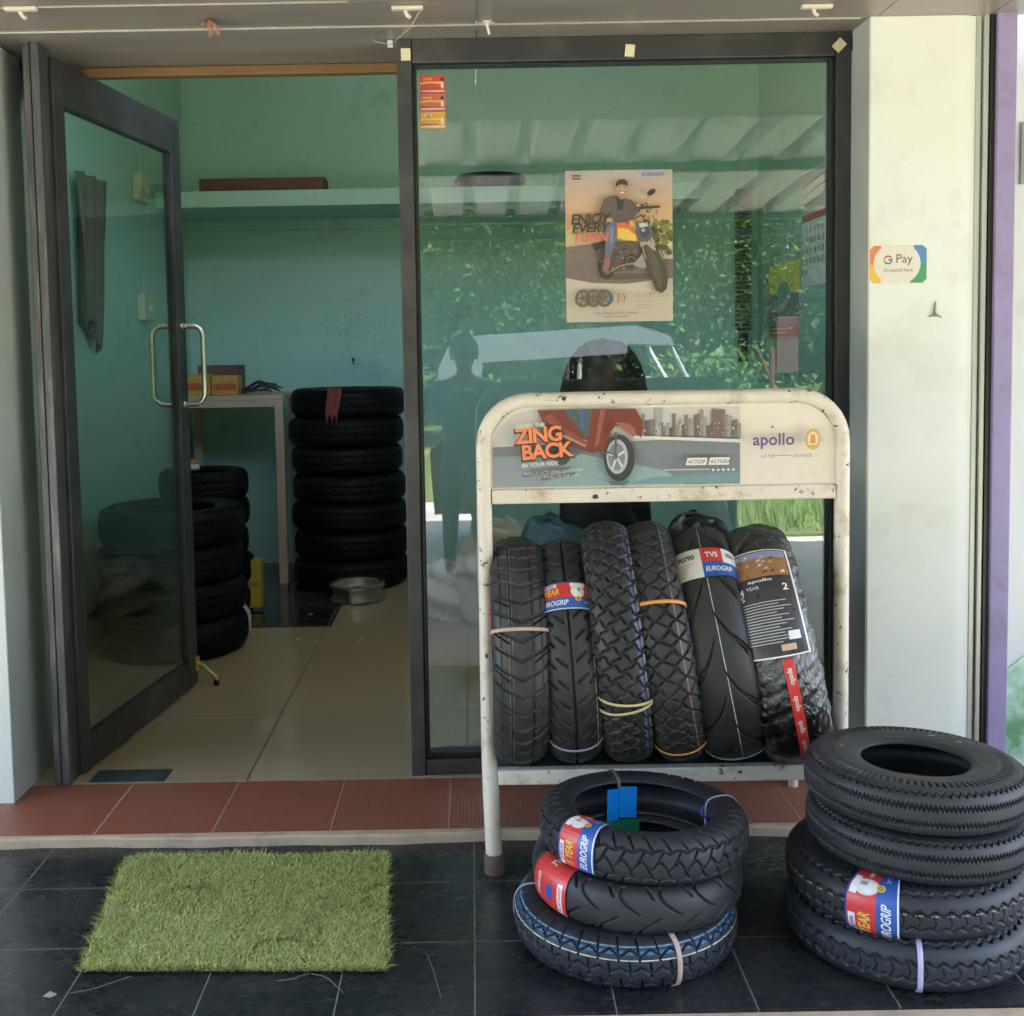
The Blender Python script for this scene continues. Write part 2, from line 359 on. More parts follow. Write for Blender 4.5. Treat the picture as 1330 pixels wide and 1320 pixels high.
b = MB(); b.prism([(g0[0] - .01, g0[2] - .45), (g0[0] + .5, g0[2] - .45), (g0[0] + .5, g0[2] + .22), (g0[0] + .2, g0[2] + .18), (g0[0] - .01, g0[2] + .02)], -.066, -.0615, 'y')
tag(b.build("printed_sheet", green_sheet()), "green and white printed sheet on the pale wall right of the post", "poster")
g1 = at(1326, 200, -.06)
b = MB(); b.box(g1[0] - .004, g1[0] + .12, -.07, -.061, g1[2] - .1, g1[2] + .1, ch=.002)
tag(b.build("notice_plate", mat("grey_plate", (.3, .31, .3), .5)), "small grey notice plate high on the pale wall at the right edge", "plate")

# soffit
M_sof = mat("brown_soffit_panel", (.31, .275, .22), .36, .2, .2, 2, .1, 40, dirt=(.18, .15, .11), dlo=.45, dhi=.8, dscale=1.5, stretch=(.4, 3, 1))
M_trim = mat("aluminium_trim", (.6, .57, .5), .35, .6)
SZ = 2.547
sof = empty("soffit", (0, -.6, SZ), label="brown panelled soffit over the shop front with pale trim lines", cat="soffit")
b = MB()
for (x0, x1) in ((-7, -2.4), (-2.396, .03), (.034, 1.31), (1.314, px0 - .02), (px0 - .016, 8)):
    for (y0, y1) in ((-1.25, -.404), (-.4, -.149), (-.145, .33)):
        if y0 > -.2 and x0 > 1.2: continue
        b.box(x0, x1, y0 + .6, y1 + .6, 0, .02)
b.build("panel", M_sof, sof)
b = MB(); b.box(-7, 1.26, -.150 + .6, -.144 + .6, -.004, .012); b.build("trim", M_trim, sof)
b = MB(); b.box(-7, -.35, -.405 + .6, -.399 + .6, -.003, .012); b.build("trim", M_trim, sof)
b = MB(); b.box(-7, 8, .602, .93, .021, .06); b.build("backing", M_black, sof)
b = MB(); b.box(-7, 8, -.652, -.65, -.001, .35); b.build("fascia", M_sof, sof)
bz = at(300, 82, .33)[2]
b = MB(); b.box(-1.95, -.25, .30, .345, SZ - .035, SZ - .002, ch=.003)
tag(b.build("wooden_batten", mat("brown_wood_strip", (.20, .11, .04), .5, stretch=(1, 12, 12))), "narrow brown wooden strip above the open doorway", "batten")
# soffit fixings: little brackets, tape stubs, wire
def fixing(u, v, kind, label):
    p = atz(u, v, SZ); b = MB()
    if kind == 'plate':
        b.box(p[0] - .05, p[0] + .045, p[1] - .012, p[1] + .012, SZ - .012, SZ - .001, ch=.003)
        b.tube([(p[0] - .01, p[1] + .01, SZ - .01), (p[0] - .004, p[1] + .016, SZ - .022), (p[0] + .006, p[1] + .014, SZ - .03)], .006, 6)
        return tag(b.build("ceiling_bracket", mat("pale_plastic", (.7, .62, .5), .5)), label, "bracket", "pale brackets on the soffit")
    if kind == 'knot':
        for k in range(7):
            a = RNG.uniform(0, 6.28); q = RNG.uniform(.01, .035)
            b.tube([(p[0], p[1], SZ), (p[0] + q * math.cos(a) * .6, p[1] + q * math.sin(a), SZ - .012 - .01 * RNG.random()), (p[0] + q * math.cos(a), p[1] + q * math.sin(a) * 1.3, SZ - .03 - .02 * RNG.random())], [.004, .006, .002], 6)
        return tag(b.build("tape_remnant", mat("brown_tape", (.35, .17, .09), .6)), label, "tape")
    if kind == 'hook':
        b.lathe([(.0, -.001), (.012, -.001), (.013, -.006), (.006, -.012), (.0, -.012)], 12, M=Matrix.Translation((p[0], p[1], SZ)))
        for k in range(5):
            a = k * 1.26 + .3; b.tube([(p[0], p[1], SZ - .006), (p[0] + .026 * math.cos(a), p[1] + .026 * math.sin(a), SZ - .004)], .0015, 5)
        b.tube([(p[0], p[1], SZ - .008), (p[0] + .008, p[1] + .01, SZ - .04)], .0045, 8)
        return tag(b.build("ceiling_hook", mat("pale_hook", (.62, .6, .55), .4)), label, "hook")
fixing(28, 9, 'plate', "pale bracket at the left end of the soffit"); fixing(530, 8, 'plate', "pale bracket on the soffit above the door and window joint")
fixing(1062, 6, 'plate', "pale bracket on the soffit near the right corner of the window")
fixing(272, 25, 'knot', "crumpled brown tape hanging from the soffit above the doorway")
fixing(632, 27, 'hook', "small pale star shaped hook on the soffit over the window")
fixing(1235, 27, 'knot', "dry brown web remnant on the soffit above the white column")
b = MB(); P0 = atz(545, 14, SZ); b.tube([(P0[0], P0[1], SZ - .002), (P0[0] - .03, P0[1] + .06, SZ - .03), (P0[0] - .1, P0[1] + .17, SZ - .055), (P0[0] - .16, P0[1] + .22, SZ - .03), (P0[0] - .17, P0[1] + .24, SZ - .002)], .0016, 5)
tag(b.build("loose_wire", mat("grey_wire", (.4, .38, .32), .5)), "thin loose wire drooping from the soffit beside the door head", "wire")

# ------------------------------------------------------------------ window and frame
mx0, mx1 = at(524, 500, 0)[0], at(543, 500, 0)[0]
wx1 = 1.284
win = empty("shop_window", ((mx0 + wx1) / 2, 0, FZ), label="large fixed shop window in a dark aluminium frame", cat="window"); wx = win.location.x
def wbox(b, x0, x1, y0, y1, z0, z1, ch=.004, mi=0): b.box(x0 - wx, x1 - wx, y0, y1, z0 - FZ, z1 - FZ, mi, ch=ch)
b = MB(); wbox(b, mx0, mx1, 0, .10, FZ, SZ); b.build("mullion", M_frame, win)
gx1 = at(1074, 500, .05)[0]
b = MB(); wbox(b, gx1 + .012, wx1, 0.002, .10, FZ, SZ); b.build("right_jamb", M_frame, win)
zt = at(800, 77, 0)[2]; zb = at(600, 987, 0)[2]
b = MB(); wbox(b, mx1 + .001, gx1 + .011, .004, .10, zt, SZ); b.build("head_rail", M_frame, win)
b = MB(); wbox(b, mx1 + .001, gx1 + .011, .004, .10, FZ + .002, zb); b.build("bottom_rail", M_frame, win)
b = MB()
gl0, gl1, gz0, gz1 = at(549, 500, .05)[0], gx1, at(600, 973, .05)[2], at(800, 84, .05)[2]
wbox(b, mx1 + .001, gl0, .02, .07, zb, zt, .002); wbox(b, gl1, gx1 + .0115, .02, .07, zb, zt, .002)
wbox(b, gl0, gl1, .021, .07, gz1, zt - .001, .002); wbox(b, gl0, gl1, .021, .07, zb + .001, gz0, .002); b.build("gasket", M_gasket, win)
b = MB(); wbox(b, gl0 - .005, gl1 + .005, .05, .057, gz0 - .005, gz1 + .005, 0); b.build("glass_pane", M_glass, win)
def sticker(u, v, rot, label):
    p = at(u, v, 0); b = MB(); M = Matrix.Translation((p[0], -.001, p[2])) @ Matrix.Rotation(rot, 4, 'Y')
    b.box(-.016, .016, -.0012, .0, -.02, .02, M=M); tag(b.build("tape_patch", mat("yellowed_tape", (.72, .64, .4), .5, var=.2, scale=60)), label, "tape")
sticker(527, 71, 0, "yellowed square tape patch on top of the frame post between door and window")
sticker(818, 66, .1, "yellowed tape patch on the window head, middle one")
sticker(1090, 59, PI / 4, "yellowed tape patch turned like a diamond at the window's top right corner")
b = MB(); p = at(508, 62, .05); b.box(p[0] - .009, p[0] + .009, -.0, .012, p[2] - .012, p[2] + .012, ch=.003)
tag(b.build("wire_clip", mat("white_clip", (.6, .6, .58), .4)), "tiny white clip on the door head next to the frame post", "clip")
# left jamb of doorway
lx = at(66, 500, 0)[0]
jb = empty("door_jamb", (lx, 0, FZ), label="tall dark aluminium jamb the open door hangs from", cat="door frame")
b = MB(); b.box(-.036, -.012, -.03, .06, 0, SZ - FZ, ch=.003); b.box(-.008, .020, -.035, .07, 0, SZ - FZ, ch=.003); b.build("jamb_profile", mat("worn_aluminium", (.10, .10, .105), .38, .5, .25, 6, .1, 80, dirt=(.3, .26, .24), dlo=.5, dhi=.8, dscale=4, stretch=(8, 8, 1)), jb)
b = MB(); b.box(-.0115, -.0085, -.02, .05, 0, SZ - FZ); b.build("seal", M_gasket, jb)

# ------------------------------------------------------------------ door
h0 = atz(98, 1022, FZ); h1 = atz(252, 889, FZ); hx, hy = lx + .014, .045
dv = np.array([h1[0] - hx, h1[1] - hy]); DW = float(np.hypot(*dv)); ang = math.atan2(dv[1], dv[0])
door = empty("glass_door", (hx, hy, FZ), (0, 0, ang), label="open glass shop door with dark aluminium frame swung inward", cat="door")
DH = 2.49; t2 = .022
b = MB(); b.box(0, .075, -t2, t2, .012, DH, ch=.004); b.build("stile", M_frame, door)
b = MB(); b.box(DW - .095, DW, -t2, t2, .012, DH, ch=.004); b.build("stile", M_frame, door)
b = MB(); b.box(.0755, DW - .0955, -t2 + .001, t2 - .001, DH - .15, DH, ch=.004); b.build("top_rail", M_frame, door)
b = MB(); b.box(.0755, DW - .0955, -t2 + .001, t2 - .001, .012, .125, ch=.004); b.build("bottom_rail", M_frame, door)
b = MB(); b.box(.07, DW - .09, -.004, .003, .12, DH - .145); b.build("glass_pane", M_glassd, door)
hzc = at(240, 475, 1.0)[2] - FZ
for sgn in (1, -1):
    pts = []; hh = .17; dp = .095; rc = .045; xh = DW - .05
    pts.append((xh, sgn * t2, hzc + hh))
    for k in range(7): a = k / 6 * PI / 2; pts.append((xh, sgn * (t2 + dp - rc + rc * math.sin(a)), hzc + hh - rc + rc * math.cos(a)))
    for k in range(7): a = k / 6 * PI / 2; pts.append((xh, sgn * (t2 + dp - rc + rc * math.cos(a)), hzc - hh + rc - rc * math.sin(a)))
    pts.append((xh, sgn * t2, hzc - hh))
    b = MB(); b.tube(pts, .0115, 12)
    for z in (hzc + hh, hzc - hh): b.lathe([(0, 0), (.017, 0), (.017, .006), (.0, .006)], 14, M=Matrix.Translation((xh, sgn * t2, z)) @ Matrix.Rotation(-sgn * PI / 2, 4, 'X'))
    b.build("pull_handle", M_steel, door, smooth=40)
dst = empty("door_stopper", (DW - .02, -t2, .1)); dst.parent = door
b = MB(); b.box(-.015, .015, -.012, 0, -.03, .035, ch=.003); b.tube([(0, -.012, .0), (.0, -.03, .0)], .012, 10); b.build("bracket", M_brass, dst)
b = MB(); b.tube([(0, -.03, .0), (.012, -.07, -.045), (.014, -.085, -.06)], .0055, 10); b.build("arm", M_brass, dst, smooth=40)
b = MB(); b.tube([(.014, -.085, -.055), (.014, -.087, -.075)], .009, 12, mi=0); b.tube([(.014, -.087, -.074), (.014, -.087, -.098)], .013, 12, mi=1); b.build("rubber_tip", [M_brass, M_black], dst, smooth=40)
p0, p1 = atz(128, 1002, FZ), atz(212, 1022, FZ)
b = MB(); b.box(p0[0], p1[0] - .01, -.012, .10, FZ - .003, FZ + .004, ch=.002)
tag(b.build("floor_plate", mat("dark_green_stone", (.035, .055, .05), .35, 0, .3, 20, dirt=(.14, .13, .1), dlo=.5, dhi=.8)), "small dark plate let into the floor at the foot of the door", "floor plate")

# ------------------------------------------------------------------ tyres
def pd(x): f = np.mod(x, 1.0); return np.minimum(f, 1 - f)
def tri(x): return 4 * pd(x) - 1
def ln(d, wd, soft=.22): return np.clip((wd * (1 + soft) - np.abs(d)) / (wd * 2 * soft), 0, 1)
def rng_(v, a, b, s=.04): return np.clip((v - a) / s + .5, 0, 1) * np.clip((b - v) / s + .5, 0, 1)
class Shape:
    def __init__(s, R, Rin, W, n=2.3, tread=.8, Wb=None):
        s.R, s.Rin, s.W = R, Rin, W; Wb = Wb or W * .72; Rm = Rin + .5 * (R - Rin); s.Rm = Rm
        a = np.linspace(0, PI / 2, 400)
        z1 = W / 2 * np.sin(a) ** (2 / n); r1 = Rm + (R - Rm) * np.cos(a) ** (2 / n)
        z2 = Wb / 2 + (W - Wb) / 2 * np.cos(a); r2 = Rm - (Rm - Rin) * np.sin(a) ** 1.0
        z = np.concatenate([z1, z2[1:]]); r = np.concatenate([r1, r2[1:]])
        ds = np.hypot(np.diff(z), np.diff(r)); sl = np.concatenate([[0], np.cumsum(ds)])
        s.T = tread * sl[399]; s.S = sl[-1]
        s.sl = np.concatenate([-sl[::-1][:-1], sl]); s.z = np.concatenate([-z[::-1][:-1], z]); s.r = np.concatenate([r[::-1][:-1], r])
        s.K = 400; ss = np.linspace(-s.S, s.S, s.K); zz = np.interp(ss, s.sl, s.z); rr = np.interp(ss, s.sl, s.r)
        ker = np.ones(9) / 9; pad = lambda q: np.convolve(np.pad(q, 4, mode='edge'), ker, 'valid')
        dz, dr = np.gradient(pad(zz)), np.gradient(pad(rr)); l = np.hypot(dz, dr) + 1e-12
        s.ss, s.nz, s.nr = ss, -dr / l, dz / l
    def prof(s, q, off=0.0):
        z = np.interp(q, s.sl, s.z) + np.interp(q, s.ss, s.nz) * off; r = np.interp(q, s.sl, s.r) + np.interp(q, s.ss, s.nr) * off
        return z, r
    def pt(s, th, q, off=0.0):
        z, r = s.prof(q, off); return (r * math.cos(th), r * math.sin(th), z)
def make_tyre_mesh(sh, pattern, Np, depth, mtl, parent, nu=1300, nv=168, name="casing"):
    th = np.arange(nu) / nu * 2 * PI; nt_ = int(nv * .8); ne = (nv - nt_) // 2; tq_ = min(1.4 * sh.T, sh.S * .8); q = np.concatenate([np.linspace(-sh.S, -tq_, ne, endpoint=False), np.linspace(-tq_, tq_, nt_), np.linspace(tq_, sh.S, ne + 1)[1:]])
    U, Q = np.meshgrid(th * Np / (2 * PI), q, indexing='ij'); v = Q / sh.T
    g = pattern(U, v) * depth
    z, r = sh.prof(q); nz = np.interp(q, sh.ss, sh.nz); nr = np.interp(q, sh.ss, sh.nr)
    # concentric sidewall mouldings
    aq = np.abs(q); rib = .0012 * (np.exp(-((aq - sh.T * 1.42) / .0022) ** 2) + np.exp(-((aq - (sh.S - .022)) / .003) ** 2) + .7 * np.exp(-((aq - sh.T * 1.75) / .002) ** 2))
    Zo = z[None] + nz[None] * (rib[None] - g); Ro = r[None] + nr[None] * (rib[None] - g)
    qi = np.linspace(sh.S, -sh.S, 18); zi, ri = sh.prof(qi, 0); nzi = np.interp(qi, sh.ss, sh.nz); nri = np.interp(qi, sh.ss, sh.nr)
    thk = .006 + .008 * np.clip(1.3 - np.abs(qi) / sh.T, 0, 1)
    Zi = np.repeat((zi * .93 - nzi * thk)[None], nu, 0); Ri = np.repeat((ri - nri * thk)[None], nu, 0)
    Z = np.concatenate([Zo, Zi], 1); Rr = np.concatenate([Ro, Ri], 1)
    P = np.stack([Rr * np.cos(th)[:, None], Rr * np.sin(th)[:, None], Z], -1)
    return grid_mesh(name, P, mtl, parent, wrap_u=True, wrap_v=True)
def pat_chev(u, v):
    a = np.abs(v); g = ln(pd(u + .9 * a + .0 * v) / 1.0, .085) * rng_(a, .0, .98)
    g = np.maximum(g, ln(pd(u * .5 + .25 * np.sign(v) + .6 * a), .02) * rng_(a, .35, .95))
    for c in (.3, .34, .62): g = np.maximum(g, .6 * ln(a - c, .018))
    return g
def pat_feather(u, v):
    a = np.abs(v); g = ln(v, .035)
    g = np.maximum(g, ln(pd(u + 1.15 * a + .25 * (v > 0)), .085 * np.clip((.52 - a) * 6, .1, 1)) * rng_(a, .14, .5))
    return np.maximum(g, ln(pd(u + 1.15 * a + .5 + .25 * (v > 0)), .075) * rng_(a, .50, .95))
def pat_net(u, v):
    wv = .09 * np.sin(2 * PI * (u + 1.6 * v)); g = ln(pd(u - 1.6 * v + wv), .09); g = np.maximum(g, ln(pd(u + 1.6 * v - .09 * np.sin(2 * PI * (u - 1.6 * v))), .09))
    return g * rng_(np.abs(v), -1, 1.02)
def pat_net2(u, v):
    g = ln(pd(u - 1.7 * v + .10 * np.sin(2 * PI * u)), .085); g = np.maximum(g, ln(pd(u + 1.7 * v + .3 + .08 * np.sin(2 * PI * u + 1)), .085))
    g = np.maximum(g, ln(np.abs(v) - .98, .03)); return g * rng_(np.abs(v), -1, 1.06)
def pat_arc(u, v):
    a = np.clip(np.abs(v), 0, 2); s = (v > 0) * .5
    g = ln(pd(u + s - 1.15 * a ** .62), .036) * rng_(a, .04, .8); g = np.maximum(g, ln(pd(u + s + .52 - .55 * a ** 1.3), .032) * rng_(a, .38, 1.0))
    return g
def pat_wave(u, v):
    a = np.clip(np.abs(v), 0, 2); s = (v > 0) * .5
    g = ln(pd(u + s + .55 * np.sin(a * 2.2)), .045) * rng_(a, .05, .95); return np.maximum(g, ln(pd(u + s + .5 + .4 * a), .04) * rng_(a, .55, 1.0))
def pat_block(u, v):
    a = np.abs(v); z = np.clip(tri(u) * 1.6, -1, 1)
    g = ln(pd(u + .42 * a * 2 + .5 * (v > 0)), .075) * rng_(a, .46, 1.15)
    g = np.maximum(g, ln(a - .46 - .05 * z, .038)); g = np.maximum(g, ln(v - .12 * z, .045) * (a < .45)); g = np.maximum(g, ln(pd(u * 1 + .25 + .5 * (v > 0) - .9 * a), .06) * (a < .46) * (a > .1))
    return g
def pat_hex(u, v):
    g = np.zeros_like(u)
    for c, ph in ((-.5, 0), (0, .5), (.5, 0)): g = np.maximum(g, ln(v - c - .1 * tri(u + ph), .035))
    a = np.abs(v); g = np.maximum(g, ln(pd(u + .5 * (a < .25) + (a > .75) * .5 * 0 + .18 * v), .055)); return g * rng_(a, -1, 1.12)
def pat_rib(u, v):
    g = np.zeros_like(u)
    for c, A, wd, k in ((-.68, .07, .04, .5), (-.25, .06, .055, 1), (.25, .06, .055, 1), (.68, .07, .04, .5)): g = np.maximum(g, ln(v - c - A * tri(u * k), wd))
    a = np.abs(v); return np.maximum(g, .8 * (ln(pd(u * .5), .2)) * rng_(a, 1.02, 1.34))
def pat_wavy(u, v):
    g = np.zeros_like(u)
    for c in (-.72, -.2, .22, .74): g = np.maximum(g, ln(v - c - .055 * np.sin(2 * PI * u + c * 9), .04))
    g = np.maximum(g, .8 * ln(pd(u + .5 * np.abs(v) * 2), .03) * rng_(np.abs(v), -1, .2)); return np.maximum(g, .8 * ln(pd(u * 1.5 + .3 * v), .15) * rng_(np.abs(v), 1.02, 1.36))
PATS = dict(chev=pat_chev, feather=pat_feather, net=pat_net, net2=pat_net2, arc=pat_arc, wave=pat_wave, block=pat_block, hex=pat_hex, rib=pat_rib, wavy=pat_wavy)
def rubber(sh=None, base=(.019, .0185, .0185), dust=.3, stripes=(), dustcol=(.085, .075, .066), rough=.5, spec=.4):
    m, t, bs = new_mat("tyre_rubber"); co = objco(t)
    d = math_n(t, 'MULTIPLY', ramp(t, noise(t, co, 11, 8, .65), .42, .75), dust)
    c = mixc(t, d, tuple(x * 1.0 for x in base), dustcol)
    c = mixc(t, math_n(t, 'MULTIPLY', noise(t, co, 90, 3), .5 * dust), c, dustcol)
    if stripes:
        sx = N(t, "ShaderNodeSeparateXYZ"); L(t, co, sx.inputs[0])
        rad = math_n(t, 'SQRT', math_n(t, 'ADD', math_n(t, 'MULTIPLY', sx.outputs[0], sx.outputs[0]), math_n(t, 'MULTIPLY', sx.outputs[1], sx.outputs[1])))
        for (v0, wd, colr) in stripes:
            zz, rr = sh.prof(v0 * sh.T)
            k = math_n(t, 'MULTIPLY', math_n(t, 'LESS_THAN', math_n(t, 'ABSOLUTE', math_n(t, 'SUBTRACT', sx.outputs[2], float(zz))), wd), math_n(t, 'GREATER_THAN', rad, float(rr) - .0035))
            k = math_n(t, 'MULTIPLY', k, math_n(t, 'ADD', .55, math_n(t, 'MULTIPLY', ramp(t, noise(t, co, 60), .4, .55), .4))); c = mixc(t, k, c, colr)
    L(t, c, bs.inputs['Base Color']); bs.inputs['Specular IOR Level'].default_value = spec
    L(t, math_n(t, 'ADD', math_n(t, 'MULTIPLY', noise(t, co, 14, 5), .25), rough - .12), bs.inputs['Roughness'])
    bump(t, bs, noise(t, co, 240, 3), .25, .001); return m
def band(sh, th, mtl, parent, wd=.007, off=.003, dth=.0, name="rubber_band"):
    n = 70; qs = np.linspace(-sh.S, sh.S, n); P = []
    for i, q in enumerate(qs):
        t_ = th + dth * (q / sh.S); row = []
        for (dw, oo) in ((-wd / 2, 0), (-wd / 2, off), (wd / 2, off), (wd / 2, 0)):
            x, y, z = sh.pt(t_, q, oo + .0008); tx, ty = -math.sin(t_), math.cos(t_); row.append((x + tx * dw, y + ty * dw, z))
        P.append(row)
    zl, rl = sh.prof(sh.S); zi = float(zl)
    for i in range(1, 9):                   # back through the hole, across the beads
        f = i / 9; t_ = th + dth * (1 - 2 * f); row = []; r = sh.Rin - .004 + .0 * f; z = zi * (1 - 2 * f)
        for (dw, oo) in ((-wd / 2, 0), (-wd / 2, -off), (wd / 2, -off), (wd / 2, 0)):
            row.append(((r + oo) * math.cos(t_) - math.sin(t_) * dw, (r + oo) * math.sin(t_) + math.cos(t_) * dw, z))
        P.append(row)
    return grid_mesh(name, np.array(P), mtl, parent, wrap_u=True, wrap_v=True, smooth=False)
def patch(sh, th0, th1, q0, q1, fcol, parent, name, off=.004, nth=16, nq=28, mats=None):
    """a label sheet lying on the tyre, thickness 0.6 mm"""
    ths = np.linspace(th0, th1, nth); qs = np.linspace(q0, q1, nq); V = []
    for o_ in (off, off - .0008):
        for a in ths:
            for q in qs: V.append(sh.pt(a, q, o_))
    F = []; n = nth * nq
    for i in range(nth - 1):
        for j in range(nq - 1):
            a = i * nq + j; F.append((a, a + nq, a + nq + 1, a + 1)); F.append((n + a, n + a + 1, n + a + nq + 1, n + a + nq))
    for i in range(nth - 1):
        for j in (0, nq - 1): a = i * nq + j; F.append((a, a + nq, n + a + nq, n + a))
    for j in range(nq - 1):
        for i in (0, nth - 1): a = i * nq + j; F.append((a, a + 1, n + a + 1, n + a))
    mi = []
    return link_mesh(name, V, F, fcol, parent, smooth=True)
def fit(A, st, x, y, wd, hg, col, **k):
    V, F = text2d(st, 1.0, **k); mn, mx = V.min(0), V.max(0); V = (V - mn) / (mx - mn) * np.array([wd, hg]) + np.array([x, y]); A.k += 1; A.items.append((V, F, col, A.k))
def densify(V, F, mx):
    """subdivide long edges so that a wrapped print follows the curve"""
    bm = bmesh.new(); vs = [bm.verts.new((p[0], p[1], 0)) for p in V]
    for f in F:
        try: bm.faces.new([vs[i] for i in f])
        except Exception: pass
    bmesh.ops.triangulate(bm, faces=bm.faces[:])
    for _ in range(6):
        es = [e for e in bm.edges if e.calc_length() > mx]
        if not es: break
        bmesh.ops.subdivide_edges(bm, edges=es, cuts=1); bmesh.ops.triangulate(bm, faces=[f for f in bm.faces if len(f.verts) > 3])
    bm.verts.index_update(); r = (np.array([v.co[:2] for v in bm.verts]), [tuple(v.index for v in f.verts) for f in bm.faces]); bm.free(); return r
RED, BLUE, WHT, CRM, YEL, DRED = (.62, .045, .04), (.035, .10, .36), (.80, .78, .74), (.72, .66, .56), (.75, .5, .08), (.4, .03, .04)
def wrap_label(sh, thc, dth, q0, q1, parent, kind='warranty', off=.0045):
    base = patch(sh, thc - dth / 2, thc + dth / 2, q0, q1, flat(BLUE, .3), parent, "paper_label", off - .0006)
    Wd = q1 - q0; H = dth * sh.R; A = Art()
    if kind == 'warranty':
        A.rect(0, H * .42, Wd, H * .96, RED); A.rect(0, H * .80, Wd * .34, H * .93, WHT); A.rect(0, .02 * H, Wd, H * .05, WHT)
        A.ell(Wd * .66, H * .64, Wd * .105, H * .25, CRM); A.ell(Wd * .645, H * .60, Wd * .07, H * .17, WHT); A.rect(Wd * .55, H * .80, Wd * .78, H * .94, WHT); A.ell(Wd * .685, H * .70, Wd * .03, H * .08, (.35, .3, .26)); A.ell(Wd * .66, H * .36, Wd * .045, H * .09, YEL); A.ell(Wd * .66, H * .36, Wd * .026, H * .05, (.3, .16, .04))
        fit(A, "5 YEAR", Wd * .05, H * .52, Wd * .33, H * .22, YEL, bold=.03, shear=.2); fit(A, "WARRANTY", Wd * .80, H * .58, Wd * .16, H * .10, WHT, bold=.02)
        fit(A, "EUROGRIP", Wd * .05, H * .15, Wd * .46, H * .18, WHT, bold=.02, shear=.3); fit(A, "TUBELESS", Wd * .06, H * .825, Wd * .24, H * .07, BLUE, bold=.02); fit(A, "2W TYRES", Wd * .75, H * .18, Wd * .2, H * .1, (.6, .6, .7))
    elif kind == 'red':
        A.rect(0, 0, Wd, H, RED); A.rect(Wd * .05, H * .08, Wd * .5, H * .2, WHT); fit(A, "TVS", Wd * .68, H * .42, Wd * .2, H * .2, CRM, bold=.03, shear=.2)
        fit(A, "EUROGRIP", Wd * .08, H * .105, Wd * .38, H * .07, RED, bold=.02); A.ell(Wd * .3, H * .42, Wd * .13, H * .09, BLUE); fit(A, "TUBELESS", Wd * .14, H * .7, Wd * .36, H * .1, CRM, bold=.02)
    elif kind == 'half':
        A.rect(0, 0, Wd * .52, H, CRM); A.rect(Wd * .52, H * .48, Wd * .76, H, RED); A.rect(Wd * .76, H * .45, Wd, H, WHT); A.rect(Wd * .03, H * .6, Wd * .2, H * .9, (.4, .34, .3))
        fit(A, "90/90", Wd * .25, H * .6, Wd * .2, H * .2, (.1, .09, .09), bold=.04)
        for k in range(5): A.rect(Wd * .05, H * (.1 + .09 * k), Wd * (.3 + .03 * k), H * (.13 + .09 * k), (.45, .36, .3))
        fit(A, "TVS", Wd * .57, H * .62, Wd * .14, H * .2, WHT, bold=.03); fit(A, "EUROGRIP", Wd * .55, H * .15, Wd * .3, H * .16, WHT, bold=.02, shear=.2); A.rect(Wd * .8, H * .65, Wd * .9, H * .82, (.3, .25, .25))
    elif kind == 'leaflet':
        DK = (.045, .04, .045); A.rect(0, 0, Wd, H, WHT); A.rect(Wd * .03, H * .012, Wd * .97, H * .988, DK)
        A.rect(Wd * .05, H * .90, Wd * .95, H * .975, (.28, .3, .42)); A.rect(Wd * .05, H * .70, Wd * .95, H * .90, (.36, .17, .07))
        for k in range(16):
            x = RNG.uniform(.1, .85) * Wd; y = RNG.uniform(.71, .93) * H; A.poly([(x, y), (x + .1 * Wd, y + .004), (x + .06 * Wd, y + .02 * H + .006)], [(.6, .34, .16), (.12, .08, .06), (.5, .45, .35), (.7, .6, .5)][k % 4])
        fit(A, "apollo", Wd * .25, H * .64, Wd * .4, H * .035, WHT, bold=.02); A.text("4", Wd * .08, H * .555, Wd * .17, WHT, bold=.02); A.text("YEAR", Wd * .2, H * .585, Wd * .09, WHT); A.text("5", Wd * .08, H * .50, Wd * .15, WHT, bold=.02); A.text("2", Wd * .78, H * .55, Wd * .18, WHT, bold=.02)
        for k in range(15):
            A.rect(Wd * .08, H * (.12 + .024 * k), Wd * (.6 + .3 * ((k * 7) % 5) / 5), H * (.128 + .024 * k), (.5, .47, .44))
        A.rect(Wd * .7, H * .13, Wd * .88, H * .2, WHT); A.rect(Wd * .55, H * .05, Wd * .78, H * .10, (.6, .4, .26))
    items = []
    for (P, Fs, c, k) in A.items:
        V2, F2 = densify(P, Fs, .012); items.append((V2, F2, c, k))
    A.items = items
    return A.build("lettering", lambda x, y, l: sh.pt(thc + dth / 2 - y / sh.R, q0 + x, off + l), base, lift=.00015, rough=.3)
def tyre(name, label, cat, sh, loc, rot, pat, Np, depth=.006, group=None, nu=1300, nv=168, **mk):
    t_ = empty(name, loc, rot, label, cat, group); mtl = rubber(sh, **mk)
    make_tyre_mesh(sh, PATS[pat], Np, depth, mtl, t_, nu, nv); return t_
BR = mat("tan_rubber_band", (.52, .36, .26), .5); BO = mat("orange_rubber_band", (.78, .30, .07), .45); BL = mat("lilac_rubber_band", (.40, .33, .48), .45); BY = mat("straw_rubber_band", (.62, .48, .22), .5); BG = mat("grey_rubber_band", (.34, .34, .38), .5); BP = mat("pale_lilac_strap", (.52, .45, .62), .45, bscale=30)

